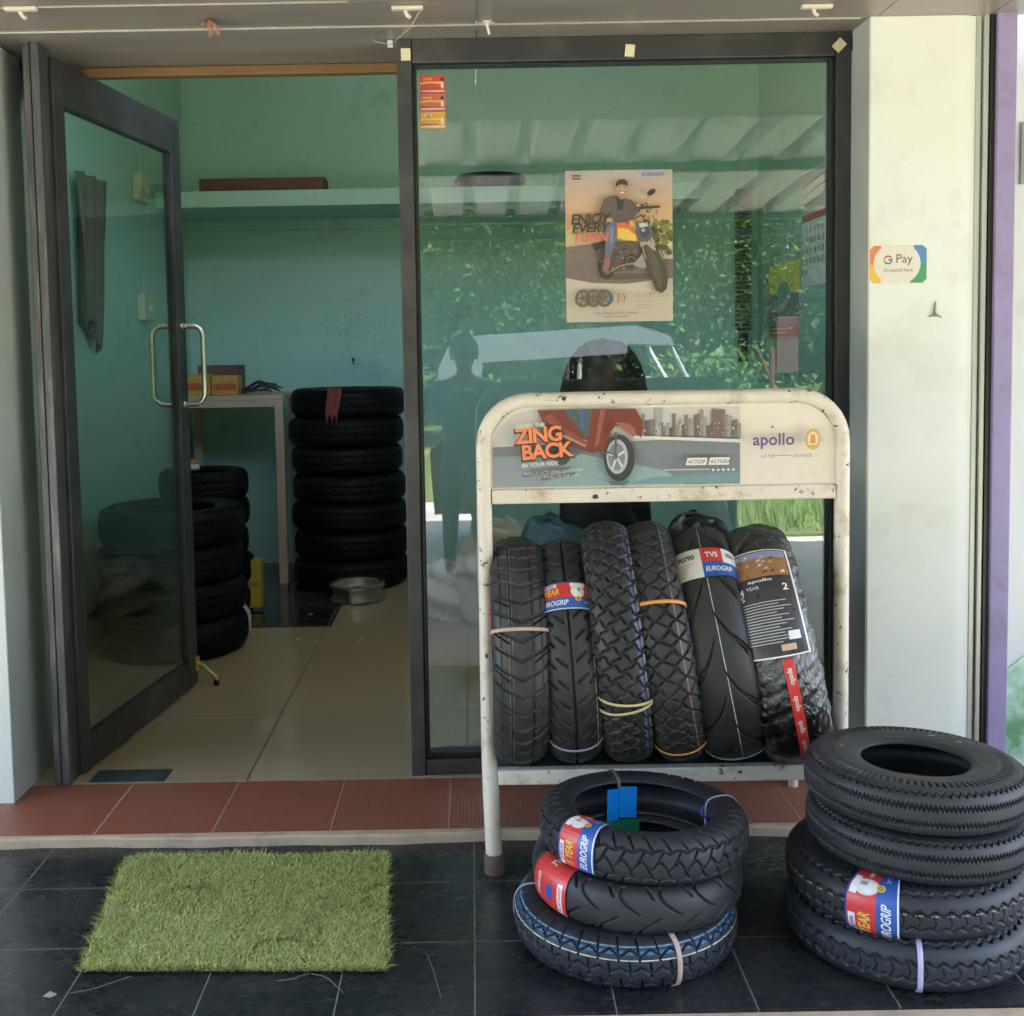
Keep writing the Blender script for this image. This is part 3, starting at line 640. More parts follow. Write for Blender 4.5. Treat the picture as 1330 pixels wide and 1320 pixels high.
# --- display rack
SHZ = .288; RY = -.62
rack = empty("tyre_rack", (.53, -.5, 0), label="cream painted metal tyre stand with a printed sign across its top", cat="rack")
rx, ry = .53, -.5
xl, xr = at(630, 700, RY)[0], at(1093, 700, RY)[0]; ztop = at(850, 517, RY)[2]; zmid = at(850, 641, RY)[2]; rc = .13; rt_ = .0215
def post_path(x, s):
    return
pts = [(xl + .012 - rx, -.665 - ry, .0), (xl + .004 - rx, -.655 - ry, SHZ - .03), (xl - rx, RY - ry, SHZ + .1), (xl - rx, RY - ry, ztop - rc)]
for k in range(1, 9): a = k / 8 * PI / 2; pts.append((xl + rc - rc * math.cos(a) - rx, RY - ry, ztop - rc + rc * math.sin(a)))
for k in range(0, 9): a = k / 8 * PI / 2; pts.append((xr - rc + rc * math.sin(a) - rx, RY - ry, ztop - rc + rc * math.cos(a)))
pts += [(xr - rx, RY - ry, SHZ + .1), (xr - rx, -.655 - ry, SHZ - .03), (xr + .004 - rx, -.665 - ry, 0)]
b = MB(); b.tube(pts, [rt_ * 1.12] * 2 + [rt_] * (len(pts) - 4) + [rt_ * 1.12] * 2, 16); b.build("front_hoop", M_cream, rack, smooth=50)
b = MB(); b.box(xl + rt_ - rx, xr - rt_ - rx, RY - .016 - ry, RY + .016 - ry, zmid - .022, zmid + .020, ch=.006); b.build("cross_bar", M_cream, rack)
b = MB(); b.box(xl + rt_ + .004 - rx, xr - rt_ - rx, -.672 - ry, -.635 - ry, SHZ - .030, SHZ + .014, ch=.006); b.build("shelf_bar", M_cream, rack)
for x in (xl, xr):
    b = MB(); b.tube([(x - rx, -.14 - ry, FZ), (x - rx, -.16 - ry, SHZ)], .017, 12); b.build("leg", M_cream, rack, smooth=50)
    b = MB(); b.box(x - .014 - rx, x + .014 - rx, -.634 - ry, -.175 - ry, SHZ - .04, SHZ - .006, ch=.004); b.build("side_bar", M_cream, rack)
b = MB(); b.box(xl + .016 - rx, xr - .016 - rx, -.634 - ry, -.19 - ry, SHZ - .012, SHZ - .002); b.build("shelf_plate", mat("grey_shelf_plate", (.12, .12, .125), .55, .2), rack)
for x in (xl + .012, xr + .004):
    b = MB(); b.lathe([(0, .0), (.03, .0), (.03, .05), (.026, .056), (0, .056)], 16, M=Matrix.Translation((x - rx, -.665 - ry, 0))); b.build("foot", M_rust, rack, smooth=40)
# sign board on rack: (0,0) lower left, width SW, height SH
sg = empty("sign_board", (0, 0, 0)); sg.parent = rack
sx0, sx1, sz0, sz1 = xl + rt_ - .002, xr - rt_ + .002, zmid + .019, ztop - rt_ + .002; SW, SH = sx1 - sx0, sz1 - sz0; YS = RY - .006
rcn = rc - rt_ * .6
out = [(sx0, sz0), (sx1, sz0)] + [(sx1 - rcn + rcn * math.cos(a), sz1 - rcn + rcn * math.sin(a)) for a in np.linspace(0, PI / 2, 9)] + [(sx0 + rcn - rcn * math.sin(a), sz1 - rcn + rcn * math.cos(a)) for a in np.linspace(0, PI / 2, 9)]
b = MB(); b.prism([(p[0] - rx, p[1]) for p in out], YS - ry, YS + .006 - ry, 'y'); b.build("board", mat("white_sign_panel", (.72, .62, .50), .45, 0, .06, 8, .1, 30, dirt=(.5, .38, .3), dlo=.55, dhi=.8, dscale=6), sg)
A = Art(); k = SH / .235                       # art in metres
WA = (at(961, 580, YS)[0] - sx0)
def inside(p):                                 # clip left top corner by the curve
    return p
x_, y_ = .006, .006
sky_c, road_c, sea_c = (.55, .50, .44), (.20, .21, .22), (.26, .36, .34)
A.poly([(x_, y_), (WA, y_), (WA, SH - .008), (.115, SH - .008), (.07, SH - .02), (.03, SH - .055), (.012, SH - .09), (x_, SH * .56)], road_c)
A.poly([(x_, SH * .52), (WA, SH * .60), (WA, SH - .008), (.115, SH - .008), (.07, SH - .02), (.03, SH - .055), (.012, SH - .09), (x_, SH * .56)], sky_c)
A.poly([(x_, y_), (WA * .32, y_), (WA * .45, SH * .30), (WA * .3, SH * .42), (x_, SH * .40)], (.28, .30, .31)); A.poly([(WA * .2, y_), (WA * .78, y_), (WA * .7, SH * .2), (WA * .36, SH * .42), (WA * .3, SH * .3)], sea_c)
A.poly([(WA * .55, y_ + .004), (WA, y_ + .004), (WA, SH * .17), (WA * .64, SH * .12)], (.17, .27, .27))
for i in range(34):
    x = WA * (.58 + .42 * i / 34); h = SH * (.1 + .22 * RNG.random() * (1.2 if i > 20 else .9)); A.rect(x, SH * .6, x + WA * .014, SH * .6 + h, [(.20, .15, .13), (.28, .22, .19), (.33, .3, .27), (.15, .12, .11)][i % 4])
A.rect(WA * .885, SH * .6, WA * .93, SH * .93, (.20, .12, .11)); A.rect(WA * .66, SH * .6, WA * .685, SH * .96, (.36, .34, .31))
for i in range(60):
    x = WA * (.59 + .4 * RNG.random()); y = SH * (.62 + .15 * RNG.random()); A.rect(x, y, x + .003, y + .004, [(.6, .55, .45), (.1, .08, .07)][i % 2])
A.poly([(WA * .575, SH * .60), (WA, SH * .53), (WA, SH * .57), (WA * .575, SH * .635)], (.68, .62, .54))
# scooter (lower body, floor, shield, mudguard and front wheel)
SR, SD = (.19, .042, .028), (.16, .03, .022)
A.poly([(WA * .19, SH - .009), (WA * .33, SH - .009), (WA * .40, SH * .62), (WA * .42, SH * .48), (WA * .40, SH * .44), (WA * .30, SH * .54), (WA * .22, SH * .72)], SR)
A.poly([(WA * .24, SH * .70), (WA * .40, SH * .48), (WA * .49, SH * .47), (WA * .48, SH * .54), (WA * .40, SH * .58)], (.45, .30, .2)); A.poly([(WA * .29, SH - .009), (WA * .41, SH - .009), (WA * .42, SH * .66), (WA * .38, SH * .62)], (.09, .10, .11))
A.poly([(WA * .41, SH - .009), (WA * .50, SH - .009), (WA * .46, SH * .46), (WA * .40, SH * .44), (WA * .38, SH * .50)], SR); A.poly([(WA * .355, SH - .009), (WA * .372, SH - .009), (WA * .376, SH * .74), (WA * .362, SH * .74)], (.06, .13, .3))
A.ell(WA * .285, SH * .42, WA * .034, SH * .13, (.07, .07, .07)); A.poly([(WA * .46, SH * .62), (WA * .50, SH * .76), (WA * .57, SH * .74), (WA * .602, SH * .60), (WA * .61, SH * .80), (WA * .58, SH - .009), (WA * .46, SH - .009)], SR)
A.poly([(WA * .50, SH * .80), (WA * .56, SH * .78), (WA * .585, SH * .66), (WA * .57, SH * .62), (WA * .53, SH * .72)], (.34, .11, .075)); A.poly([(WA * .21, SH * .86), (WA * .30, SH * .66), (WA * .385, SH * .52), (WA * .39, SH * .56), (WA * .31, SH * .72), (WA * .24, SH * .92)], (.27, .075, .05)); A.poly([(WA * .44, SH - .009), (WA * .462, SH - .009), (WA * .43, SH * .52), (WA * .415, SH * .5)], (.30, .10, .07)); A.poly([(WA * .47, SH * .66), (WA * .50, SH * .80), (WA * .48, SH * .86), (WA * .455, SH * .7)], SD)
A.ell(WA * .513, SH * .37, WA * .062, SH * .285, (.045, .045, .045)); A.ell(WA * .505, SH * .385, WA * .043, SH * .21, (.42, .42, .40)); A.ell(WA * .503, SH * .385, WA * .033, SH * .165, (.2, .21, .21))
for i in range(5):
    a = i * 2 * PI / 5 + .4; A.line([(WA * .503, SH * .385), (WA * .503 + WA * .034 * math.cos(a), SH * .385 + SH * .17 * math.sin(a))], .006, (.6, .6, .58))
A.ell(WA * .498, SH * .39, .008, .010, (.15, .15, .15)); A.line([(WA * .445, SH * .42), (WA * .47, SH * .44), (WA * .50, SH * .40), (WA * .50, SH * .68)], .007, (.1, .1, .11)); A.poly([(WA * .47, SH * .09), (WA * .56, SH * .09), (WA * .53, SH * .03), (WA * .48, SH * .04)], (.10, .14, .14))
for i in range(70):
    x = WA * (.03 + .55 * RNG.random()); y = SH * (.03 + .3 * RNG.random()); A.rect(x, y, x + .006 * RNG.random() + .001, y + .0012, [(.36, .38, .38), (.14, .15, .16), (.42, .48, .46)][i % 3])
rr = .07; OR = (.80, .24, .08)
A.text("BRING THE", WA * .105, SH * .745, .016, CRM, rot=rr, bold=.02); A.text("ZING", WA * .100, SH * .555, .058, (.06, .03, .03), rot=rr, bold=.075, space=.92); A.text("ZING", WA * .102, SH * .565, .058, OR, rot=rr, bold=.035, space=.92)
A.text("BACK", WA * .122, SH * .36, .058, (.06, .03, .03), rot=rr, bold=.075, space=.92); A.text("BACK", WA * .124, SH * .37, .058, OR, rot=rr, bold=.035, space=.92)
A.text("IN YOUR RIDE", WA * .125, SH * .275, .016, CRM, rot=rr, bold=.02); A.poly([(WA * .125, SH * .16), (WA * .31, SH * .225), (WA * .312, SH * .265), (WA * .127, SH * .20)], (.1, .1, .1)); A.poly([(WA * .2, SH * .115), (WA * .335, SH * .165), (WA * .337, SH * .205), (WA * .202, SH * .155)], (.1, .1, .1))
A.text("APOLLO ACTI SERIES BIKE TYRES", WA * .13, SH * .175, .0115, CRM, rot=rr); A.text("IT'S ALL IN THE GRIP", WA * .205, SH * .130, .0115, CRM, rot=rr)
for x, s_ in ((.775, "ACTIZIP"), (.865, "ACTIGRIP")):
    A.poly([(WA * x, SH * .27), (WA * (x + .082), SH * .27), (WA * (x + .088), SH * .36), (WA * (x + .008), SH * .36)], CRM); A.text(s_, WA * (x + .008), SH * .292, .0135, (.12, .1, .09), bold=.01, shear=.2)
A.rect(WA * .69, SH * .215, WA * .87, SH * .222, CRM)
for i in range(5): A.ell(WA * (.885 + .02 * i), SH * .21, .0035, .0035, CRM, n=10)
PX = WA + .03; PU = (.13, .09, .19); A.text("apollo", PX, SH * .50, .047, PU, bold=.022, space=1.02); A.poly([(PX + .051, SH * .705), (PX + .056, SH * .74), (PX + .060, SH * .705)], PU)
GO = (.62, .36, .10); cxg, cyg = PX + .17, SH * .56
A.ell(cxg, cyg, .022, .030, GO); A.ell(cxg, cyg, .015, .022, (.78, .62, .34)); A.poly([(cxg - .008, cyg - .012), (cxg + .008, cyg - .012), (cxg + .006, cyg + .013), (cxg - .006, cyg + .013)], (.66, .28, .08)); A.ell(cxg, cyg - .021, .012, .005, GO); A.ring(cxg - .017, cyg, .011, .007, (.5, .5, .42), 90, 270); A.ring(cxg + .017, cyg, .011, .007, (.5, .5, .42), -90, 90)
A.text("GO THE", PX + .022, SH * .35, .011, PU); A.text("DISTANCE", PX + .115, SH * .35, .011, PU); A.rect(PX + .062, SH * .368, PX + .108, SH * .374, PU)
A.build("printed_advert", lambda x, y, l: (sx0 + x - rx, YS - .0012 - l - ry, sz0 + y), sg, lift=.00012, rough=.35)

# --- six tyres standing on the rack shelf
def phi_px(px, R, zc, yc):                       # elevation on the tread front seen at photo row px
    best = 0; bd = 1e9
    for k in range(-60, 100):
        ph = R_(k); z = zc + R * math.sin(ph); d = (yc - R * math.cos(ph)) + 3.8; v = 452 + F_PX * (1.47 - z) / d
        if abs(v - px) < bd: bd = abs(v - px); best = ph
    return best
YC = -.53
specs = [  # bottom px, lean, R, W, pattern, N, yaw, stripes ...
    (678, 0.3, 0.332, .160, 'chev', 40, 0, dict(dust=.55, stripes=((-.28, .0012, (.3, .24, .16)), (-.36, .0012, (.3, .2, .16)))), "dusty tyre with fine chevron tread, leftmost on the rack"),
    (753, 3.4, 0.326, .152, 'feather', 34, -2, dict(dust=.35, stripes=((.72, .0012, (.6, .5, .45)), (.86, .0012, (.6, .42, .14)), (.96, .0010, (.45, .05, .05)))), "slim tyre with centre groove, feather cuts and a red and blue label"),
    (827, 5.8, 0.353, .152, 'net', 44, -4, dict(dust=.3, stripes=((.50, .004, (.10, .11, .22)), (.66, .0012, (.3, .3, .4)))), "tyre with diamond net tread and a straw coloured band low down"),
    (900, 9.8, 0.353, .154, 'net2', 42, -7, dict(dust=.4, stripes=((.5, .0012, (.4, .2, .1)),)), "tyre with diamond tread held by two orange rubber bands"),
    (974, 11.0, 0.343, .185, 'arc', 13, -9, dict(dust=.2, stripes=((.10, .0011, (.6, .62, .5)),)), "wide smooth tyre with long curved grooves and a white stripe"),
    (1053, 11.8, 0.338, .185, 'arc', 12, -10, dict(dust=.1, stripes=()), "wide tyre wrapped in clear plastic, rightmost on the rack"),
]
RT = []
for i, (pxb, lean, R, W, pt_, Np, yaw, mk, lab) in enumerate(specs):
    sh = Shape(R, R * .66, W, n=2.15 if W < .17 else 2.2, tread=.86)
    ln_ = R_(lean); zc = SHZ + R * math.cos(ln_) + W * .5 * math.sin(ln_) * .45
    xb = at(pxb, 975, YC - .15)[0]; xc = xb - math.sin(ln_) * R
    T = tyre("motorcycle_tyre", lab, "tyre", sh, (xc, YC, zc), (0, PI / 2 - ln_, R_(yaw)), pt_, Np, .0085, "tyres standing on the rack", **mk)
    RT.append((T, sh, zc))
def th_at(i, px): return -PI / 2 - phi_px(px, RT[i][1].R, RT[i][2], YC)
T, sh, zc = RT[0]; band(sh, th_at(0, 800), BR, T, .010)
T, sh, zc = RT[1]; ta, tb = th_at(1, 740), th_at(1, 778); wrap_label(sh, (ta + tb) / 2, abs(tb - ta), -sh.T * .92, sh.T * .98, T); band(sh, th_at(1, 967), BL, T, .008)
T, sh, zc = RT[2]; band(sh, th_at(2, 908), BY, T, .007, dth=.05); band(sh, th_at(2, 918), BY, T, .007, dth=-.06)
T, sh, zc = RT[3]; band(sh, th_at(3, 768), BO, T, .010, dth=.03); band(sh, th_at(3, 975), BO, T, .009)
T, sh, zc = RT[4]; ta, tb = th_at(4, 700), th_at(4, 737); wrap_label(sh, (ta + tb) / 2, abs(tb - ta), -sh.T * 1.15, sh.T * 1.15, T, 'half'); band(sh, th_at(4, 985), BG, T, .007)
T, sh, zc = RT[5]; ta, tb = th_at(5, 708), th_at(5, 845); wrap_label(sh, (ta + tb) / 2, abs(tb - ta), -sh.T * .72, sh.T * .72, T, 'leaflet', off=.0165)
patch(sh, th_at(5, 847), th_at(5, 975), sh.T * .02, sh.T * .27, flat(RED, .3), T, "red_tape", .0165, nth=24)
A = Art()
for k in range(4): A.text("apollo", k * .075, 0, .018, CRM, bold=.02)
tq = th_at(5, 860); A.items = A.items
A.build("tape_lettering", lambda x, y, l: sh.pt(tq + x / sh.R, sh.T * .11 + y, .0170 + l), T)
def film_mat():
    m = bpy.data.materials.new("clear_film"); m.use_nodes = True; t = m.node_tree
    for n in list(t.nodes): t.nodes.remove(n)
    o = N(t, "ShaderNodeOutputMaterial"); mx = N(t, "ShaderNodeMixShader"); tr = N(t, "ShaderNodeBsdfTransparent"); gl = N(t, "ShaderNodeBsdfGlossy"); gl.inputs['Roughness'].default_value = .12
    co = objco(t); bp = N(t, "ShaderNodeBump"); bp.inputs['Strength'].default_value = .9; bp.inputs['Distance'].default_value = .012
    mp = N(t, "ShaderNodeMapping"); mp.inputs['Rotation'].default_value = (.4, .8, .3); mp.inputs['Scale'].default_value = (1, 1, 2.4); L(t, co, mp.inputs[0])
    n1 = N(t, "ShaderNodeTexNoise"); n1.inputs['Scale'].default_value = 26; n1.inputs['Detail'].default_value = 5; n1.inputs['Distortion'].default_value = 1.8; L(t, mp.outputs[0], n1.inputs[0])
    L(t, n1.outputs[0], bp.inputs['Height']); L(t, bp.outputs[0], gl.inputs['Normal']); fr = N(t, "ShaderNodeFresnel"); fr.inputs[0].default_value = 1.6; L(t, bp.outputs[0], fr.inputs['Normal'])
    L(t, math_n(t, 'ADD', fr.outputs[0], .10, clamp=True), mx.inputs[0]); L(t, tr.outputs[0], mx.inputs[1]); L(t, gl.outputs[0], mx.inputs[2]); L(t, mx.outputs[0], o.inputs[0]); return m
M_film = film_mat()
nu, nv = 300, 60; th = np.arange(nu) / nu * 2 * PI; q = np.linspace(-sh.S, sh.S, nv)
z, r = sh.prof(q); nz = np.interp(q, sh.ss, sh.nz); nr = np.interp(q, sh.ss, sh.nr)
wr = .011 + .003 * np.sin(th[:, None] * 23 + 60 * q[None]) * np.sin(th[:, None] * 7 - 30 * q[None]) + .0018 * np.sin(th[:, None] * 61 + 90 * q[None])
P = np.stack([(r[None] + nr[None] * wr) * np.cos(th)[:, None], (r[None] + nr[None] * wr) * np.sin(th)[:, None], z[None] + nz[None] * wr], -1)
grid_mesh("plastic_wrap", P, M_film, T, wrap_u=True)
# wrapper tags seen at left of the first tyre
T, sh, zc = RT[0]
for (a_, b_, c_) in ((760, 798, (.55, .05, .12)), (828, 862, (.04, .14, .4))):
    patch(sh, th_at(0, a_), th_at(0, b_), -sh.T * 1.38, -sh.T * 1.02, flat(c_, .3), T, "side_tag", .004, nth=6, nq=6)
T, sh, zc = RT[3]; patch(sh, th_at(3, 888), th_at(3, 925), -sh.T * 1.6, -sh.T * 1.16, flat((.02, .16, .08), .3), T, "side_tag", .004, nth=6, nq=6)

# --- left floor stack
def lay(px_c, depth_y, z0, Wd, tiltx=0, tilty=0, rz=0):
    pass
stL = [ # x, y, R, W, pattern, N
    (at(810, 1200, -1.0)[0], -1.02, .284, .119, 'hex', 36, dict(dust=.15, base=(.017, .019, .024), stripes=((.50, .0035, (.03, .15, .30)), (.30, .0012, (.65, .66, .55)), (.66, .0012, (.15, .3, .42)))), 0, 0, "bottom tyre of the left pile with blue and white tread stripes"),
    (at(826, 1150, -1.0)[0], -1.005, .268, .114, 'wave', 17, dict(dust=.1, base=(.026, .026, .026)), 0, R_(1), "middle tyre of the left pile, smooth with curved grooves"),
    (at(835, 1090, -1.0)[0], -1.0, .267, .114, 'block', 38, dict(dust=.12, base=(.02, .02, .023)), R_(-2.0), R_(2), "top tyre of the left pile with blocky tread and a wrapped label"),
]
z = 0.0; LT = []
for (x, y, R, W, pt_, Np, mk, rx_, ry_, lab) in stL:
    sh = Shape(R, .178, W, n=2.4, tread=.9); T = tyre("motorcycle_tyre", lab, "tyre", sh, (x, y, z + W / 2 + .002), (rx_, ry_, 0), pt_, Np, .008, "tyres stacked on the pavement at left", **mk); z += W - .004; LT.append((T, sh))
T, sh = LT[2]
wrap_label(sh, R_(-136), R_(24), -sh.T * .55, sh.S * .95, T)
band(sh, R_(103), mat("brown_band", (.14, .1, .08), .6), T, .009, name="tie_strap"); band(sh, R_(12), BG, T, .005)
b = MB(); thb = R_(103); fl = .172                # blue card hanging inside the hole
for (a0, a1, zz0, zz1) in ((104, 116, -.062, .03), (87, 103.5, -.05, .035)):
    V = []; n = 6
    for k in range(n):
        a = R_(a0 + (a1 - a0) * k / (n - 1))
        for zz in (zz0, zz1):
            for r_ in (fl - .004, fl - .006): V.append((r_ * math.cos(a), r_ * math.sin(a), zz))
    Fq = []
    for k in range(n - 1): q0 = k * 4; Fq += [(q0, q0 + 4, q0 + 6, q0 + 2), (q0 + 1, q0 + 3, q0 + 7, q0 + 5), (q0, q0 + 1, q0 + 5, q0 + 4), (q0 + 2, q0 + 6, q0 + 7, q0 + 3)]
    Fq += [(0, 2, 3, 1), ((n - 1) * 4, (n - 1) * 4 + 1, (n - 1) * 4 + 3, (n - 1) * 4 + 2)]
    b.add(V, Fq)
b.build("blue_card", mat("blue_card", (.01, .22, .62), .35), T)
V = [(fl * .97 * math.cos(R_(a)), fl * .97 * math.sin(R_(a)), zz) for a in (84, 96, 110, 120) for zz in (-.11, -.055)]
b = MB(); b.add(V, [(0, 2, 3, 1), (2, 4, 5, 3), (4, 6, 7, 5)]); o = b.build("green_card", mat("green_card", (.01, .16, .07), .4), T); md = o.modifiers.new("s", 'SOLIDIFY'); md.thickness = .001
b = MB(); cc = R_(12); b.tube([((.172 - .012 * math.sin(k)) * math.cos(cc + .05 * math.cos(k * 1.3)), (.172 - .012 * math.sin(k)) * math.sin(cc + .05 * math.cos(k * 1.3)), .03 - .008 * k) for k in range(7)], .0025, 6); b.build("blue_string", mat("blue_string", (.03, .08, .45), .5), T)
T, sh = LT[1]; wrap_label(sh, R_(-152), R_(30), -sh.T * .62, sh.S * .8, T, 'red')
T, sh = LT[0]; band(sh, R_(-71), BR, T, .012, name="tan_strap"); band(sh, R_(172), BG, T, .008)

# --- right floor stack
stR = [
    (at(1173, 1240, -1.052)[0], -1.052, .293, .125, 'wavy', 50, dict(dust=.15, base=(.019, .022, .025), stripes=((-.80, .0014, (.50, .22, .12)),)), 0, 0, "bottom tyre of the right pile with an orange line and lilac strap"),
    (at(1173, 1180, -1.05)[0], -1.05, .290, .119, 'wavy', 52, dict(dust=.15, base=(.019, .019, .022), stripes=((.18, .0009, (.45, .42, .25)),)), 0, R_(-1), "second tyre up in the right pile, wavy ribs and a printed label"),
    (at(1190, 1110, -1.042)[0], -1.042, .271, .114, 'rib', 168, dict(dust=.12, base=(.024, .024, .026)), 0, R_(.6), "third tyre up in the right pile with zigzag ribs"),
    (at(1187, 1050, -1.037)[0], -1.037, .269, .116, 'rib', 168, dict(dust=.12, base=(.024, .024, .026)), R_(-1.2), R_(1), "top tyre of the right pile with zigzag ribs and ticked shoulder"),
]
z = 0.0; TR = []
for i, (x, y, R, W, pt_, Np, mk, rx_, ry_, lab) in enumerate(stR):
    sh = Shape(R, .129, W, n=3.0, tread=.74); T = tyre("rickshaw_tyre", lab, "tyre", sh, (x, y, z + W / 2 + .002), (rx_, ry_, 0), pt_, Np, .009, "tyres stacked on the pavement at right", nu=1500 if i > 1 else 1300, nv=168, **mk); z += W - .003; TR.append((T, sh))
T, sh = TR[1]; wrap_label(sh, R_(-125), R_(25), -sh.T * .85, sh.T * 1.5, T)
T, sh = TR[0]; band(sh, R_(-104), BP, T, .012, name="lilac_strap")
T, sh = TR[3]; A = Art()
for (a_, r_) in ((48, 1.55), (30, 1.5), (150, 1.6)):
    pass
for a_ in (52, 28, 155):
    A = Art(); A.line([(a_ / 57.3 * .2, 0), (a_ / 57.3 * .2 + .012, .001), (a_ / 57.3 * .2 + .018, .004)], .004, (.4, .4, .38)); A.build("chalk_mark", lambda x, y, l: sh.pt(x / .2, sh.T * 1.62 + y, .0022 + l), T)

# ------------------------------------------------------------------ grass mat
mc = [atz(u, v, .01) for (u, v) in ((98, 1262), (508, 1262), (507, 1108), (160, 1112))]
mo = sum(mc) / 4
gm = empty("grass_mat", (mo[0], mo[1], 0), label="rectangular green artificial grass mat on the black pavement", cat="mat")
q4 = [(p[0] - mo[0], p[1] - mo[1]) for p in mc]
b = MB(); b.prism([(p[0] * .97, p[1] * .96) for p in q4], .002, .007, 'z'); b.build("backing", mat("mat_backing", (.02, .03, .015), .8), gm)
def grass_mat():
    m, t, bs = new_mat("artificial_grass"); co = objco(t); at_ = N(t, "ShaderNodeAttribute"); at_.attribute_name = "tone"
    c = mixc(t, at_.outputs['Fac'], (.22, .26, .045), (.68, .68, .22)); c = mixc(t, math_n(t, 'MULTIPLY', ramp(t, noise(t, co, 7, 6, .7), .50, .68), .5), c, (.30, .25, .10))
    L(t, c, bs.inputs['Base Color']); bs.inputs['Roughness'].default_value = .5; return m
nb_ = 60000; uv = RNG.random((nb_, 2)) * np.array([.976, .98]) + np.array([.012, .01]); C = np.array(q4)
base = (C[0][None] * (1 - uv[:, :1]) + C[1][None] * uv[:, :1]) * (1 - uv[:, 1:]) + (C[3][None] * (1 - uv[:, :1]) + C[2][None] * uv[:, :1]) * uv[:, 1:]
ed = np.minimum(np.minimum(uv[:, 0], 1 - uv[:, 0]), np.minimum(uv[:, 1], 1 - uv[:, 1]))
hgt = RNG.uniform(.009, .019, nb_) * (1 - .35 * (np.sin(uv[:, 0] * 9 + 2) * np.sin(uv[:, 1] * 7 + 1) > .55)); aa = RNG.uniform(0, 2 * PI, nb_); lean = RNG.uniform(.5, 1.7, nb_) * hgt + (ed < .02) * .008
dirv = np.stack([np.cos(aa), np.sin(aa)], 1); wv = np.stack([-np.sin(aa), np.cos(aa)], 1) * RNG.uniform(.0009, .0017, nb_)[:, None]
z0 = np.full(nb_, .006)
pA = np.column_stack([base - wv, z0]); pB = np.column_stack([base + wv, z0]); mid = base + dirv * (lean * .35)[:, None]
pC = np.column_stack([mid + wv * .9, z0 + hgt * .6]); pD = np.column_stack([mid - wv * .9, z0 + hgt * .6]); pE = np.column_stack([base + dirv * lean[:, None], z0 + hgt * .95])
V = np.stack([pA, pB, pC, pD, pE], 1).reshape(-1, 3); me = bpy.data.meshes.new("pile")
i5 = np.arange(nb_)[:, None] * 5; Lp = np.concatenate([i5 + np.array([0, 1, 2, 3]), i5 + np.array([3, 2, 4])], 1).astype(np.int32).ravel()
st = np.stack([np.arange(nb_) * 7, np.arange(nb_) * 7 + 4], 1).astype(np.int32).ravel()
me.vertices.add(len(V)); me.vertices.foreach_set('co', V.astype(np.float32).ravel()); me.loops.add(len(Lp)); me.loops.foreach_set('vertex_index', Lp); me.polygons.add(len(st)); me.polygons.foreach_set('loop_start', st)
me.update(calc_edges=True); at_ = me.attributes.new("tone", 'FLOAT', 'POINT'); tv = np.repeat(RNG.random(nb_), 5) * .8; tv[4::5] += .2; tv[0::5] *= .3; tv[1::5] *= .3; at_.data.foreach_set('value', tv.astype(np.float32))
me.materials.append(grass_mat()); o = bpy.data.objects.new("pile", me); COL.objects.link(o); o.parent = gm

# ------------------------------------------------------------------ posters and stickers
GY = .0492
pa, pb = at(736, 419, GY), at(873, 220, GY); PW, PH = pb[0] - pa[0], pb[2] - pa[2]
po = empty("wall_poster", (pa[0], GY, pa[2]), label="motorcycle tyre poster stuck on the upper middle of the window", cat="poster")
b = MB(); b.box(0, PW, -.0008, 0, 0, PH); b.build("paper", mat("poster_paper", (.60, .50, .40), .4, var=.04), po)
A = Art(); W1, H1 = PW, PH
for i in range(9):
    f = i / 9; c = tuple(round(a * (1 - f) + b_ * f, 3) for a, b_ in zip((.66, .38, .17), (.42, .37, .36))); A.rect(0, H1 * (.62 + .38 * f), W1, H1 * (.62 + .38 * (f + .112)), c)
A.poly([(0, H1 * .5), (W1, H1 * .5), (W1, H1 * .66), (W1 * .8, H1 * .68), (W1 * .6, H1 * .63), (0, H1 * .62)], (.58, .48, .22))
for i in range(60):
    x = W1 * (.74 + .25 * RNG.random()); y = H1 * (.44 + .22 * RNG.random()); A.ell(x, y, .008, .012, [(.16, .17, .05), (.26, .22, .07), (.1, .1, .04)][i % 3], n=7, rot=RNG.random() * 3)
A.poly([(0, H1 * .29), (W1 * .25, H1 * .255), (W1 * .55, H1 * .245), (W1, H1 * .28), (W1, H1 * .40), (W1 * .7, H1 * .44), (W1 * .3, H1 * .52), (0, H1 * .50)], (.21, .155, .135))
A.poly([(0, H1 * .5), (W1 * .25, H1 * .52), (W1 * .3, H1 * .54), (0, H1 * .512)], (.5, .4, .28)); A.line([(0, H1 * .29), (W1 * .25, H1 * .255), (W1 * .55, H1 * .245), (W1, H1 * .28)], .004, (.6, .5, .4))
DK, DK2, TN = (.05, .045, .04), (.11, .095, .08), (.48, .28, .18)
TQ = lambda P: [((x - 88) / 757 * W1, (1 - (y - 108) / 1100) * H1) for (x, y) in P]
BK = (.055, .045, .035); BR1 = (.12, .095, .075); BR2 = (.20, .16, .12); GR = (.34, .29, .24)
def specks(n, x0, x1, y0, y1, cols, r0=2, r1=9):
    for k in range(n):
        x, y = RNG.uniform(x0, x1), RNG.uniform(y0, y1); a = RNG.uniform(0, 3); r = RNG.uniform(r0, r1); dx, dy = r * math.cos(a), r * math.sin(a)
        A.poly(TQ([(x - dx, y - dy), (x + dy * .4, y - dx * .4), (x + dx, y + dy), (x - dy * .4, y + dx * .4)]), cols[k % len(cols)])
specks(40, 100, 330, 660, 900, [(.24, .18, .16), (.18, .135, .12)], 6, 22); specks(30, 560, 840, 760, 880, [(.25, .19, .165), (.18, .14, .12)], 6, 22)
A.poly(TQ([(300, 880), (420, 905), (700, 900), (690, 860), (420, 860)]), (.13, .10, .085))
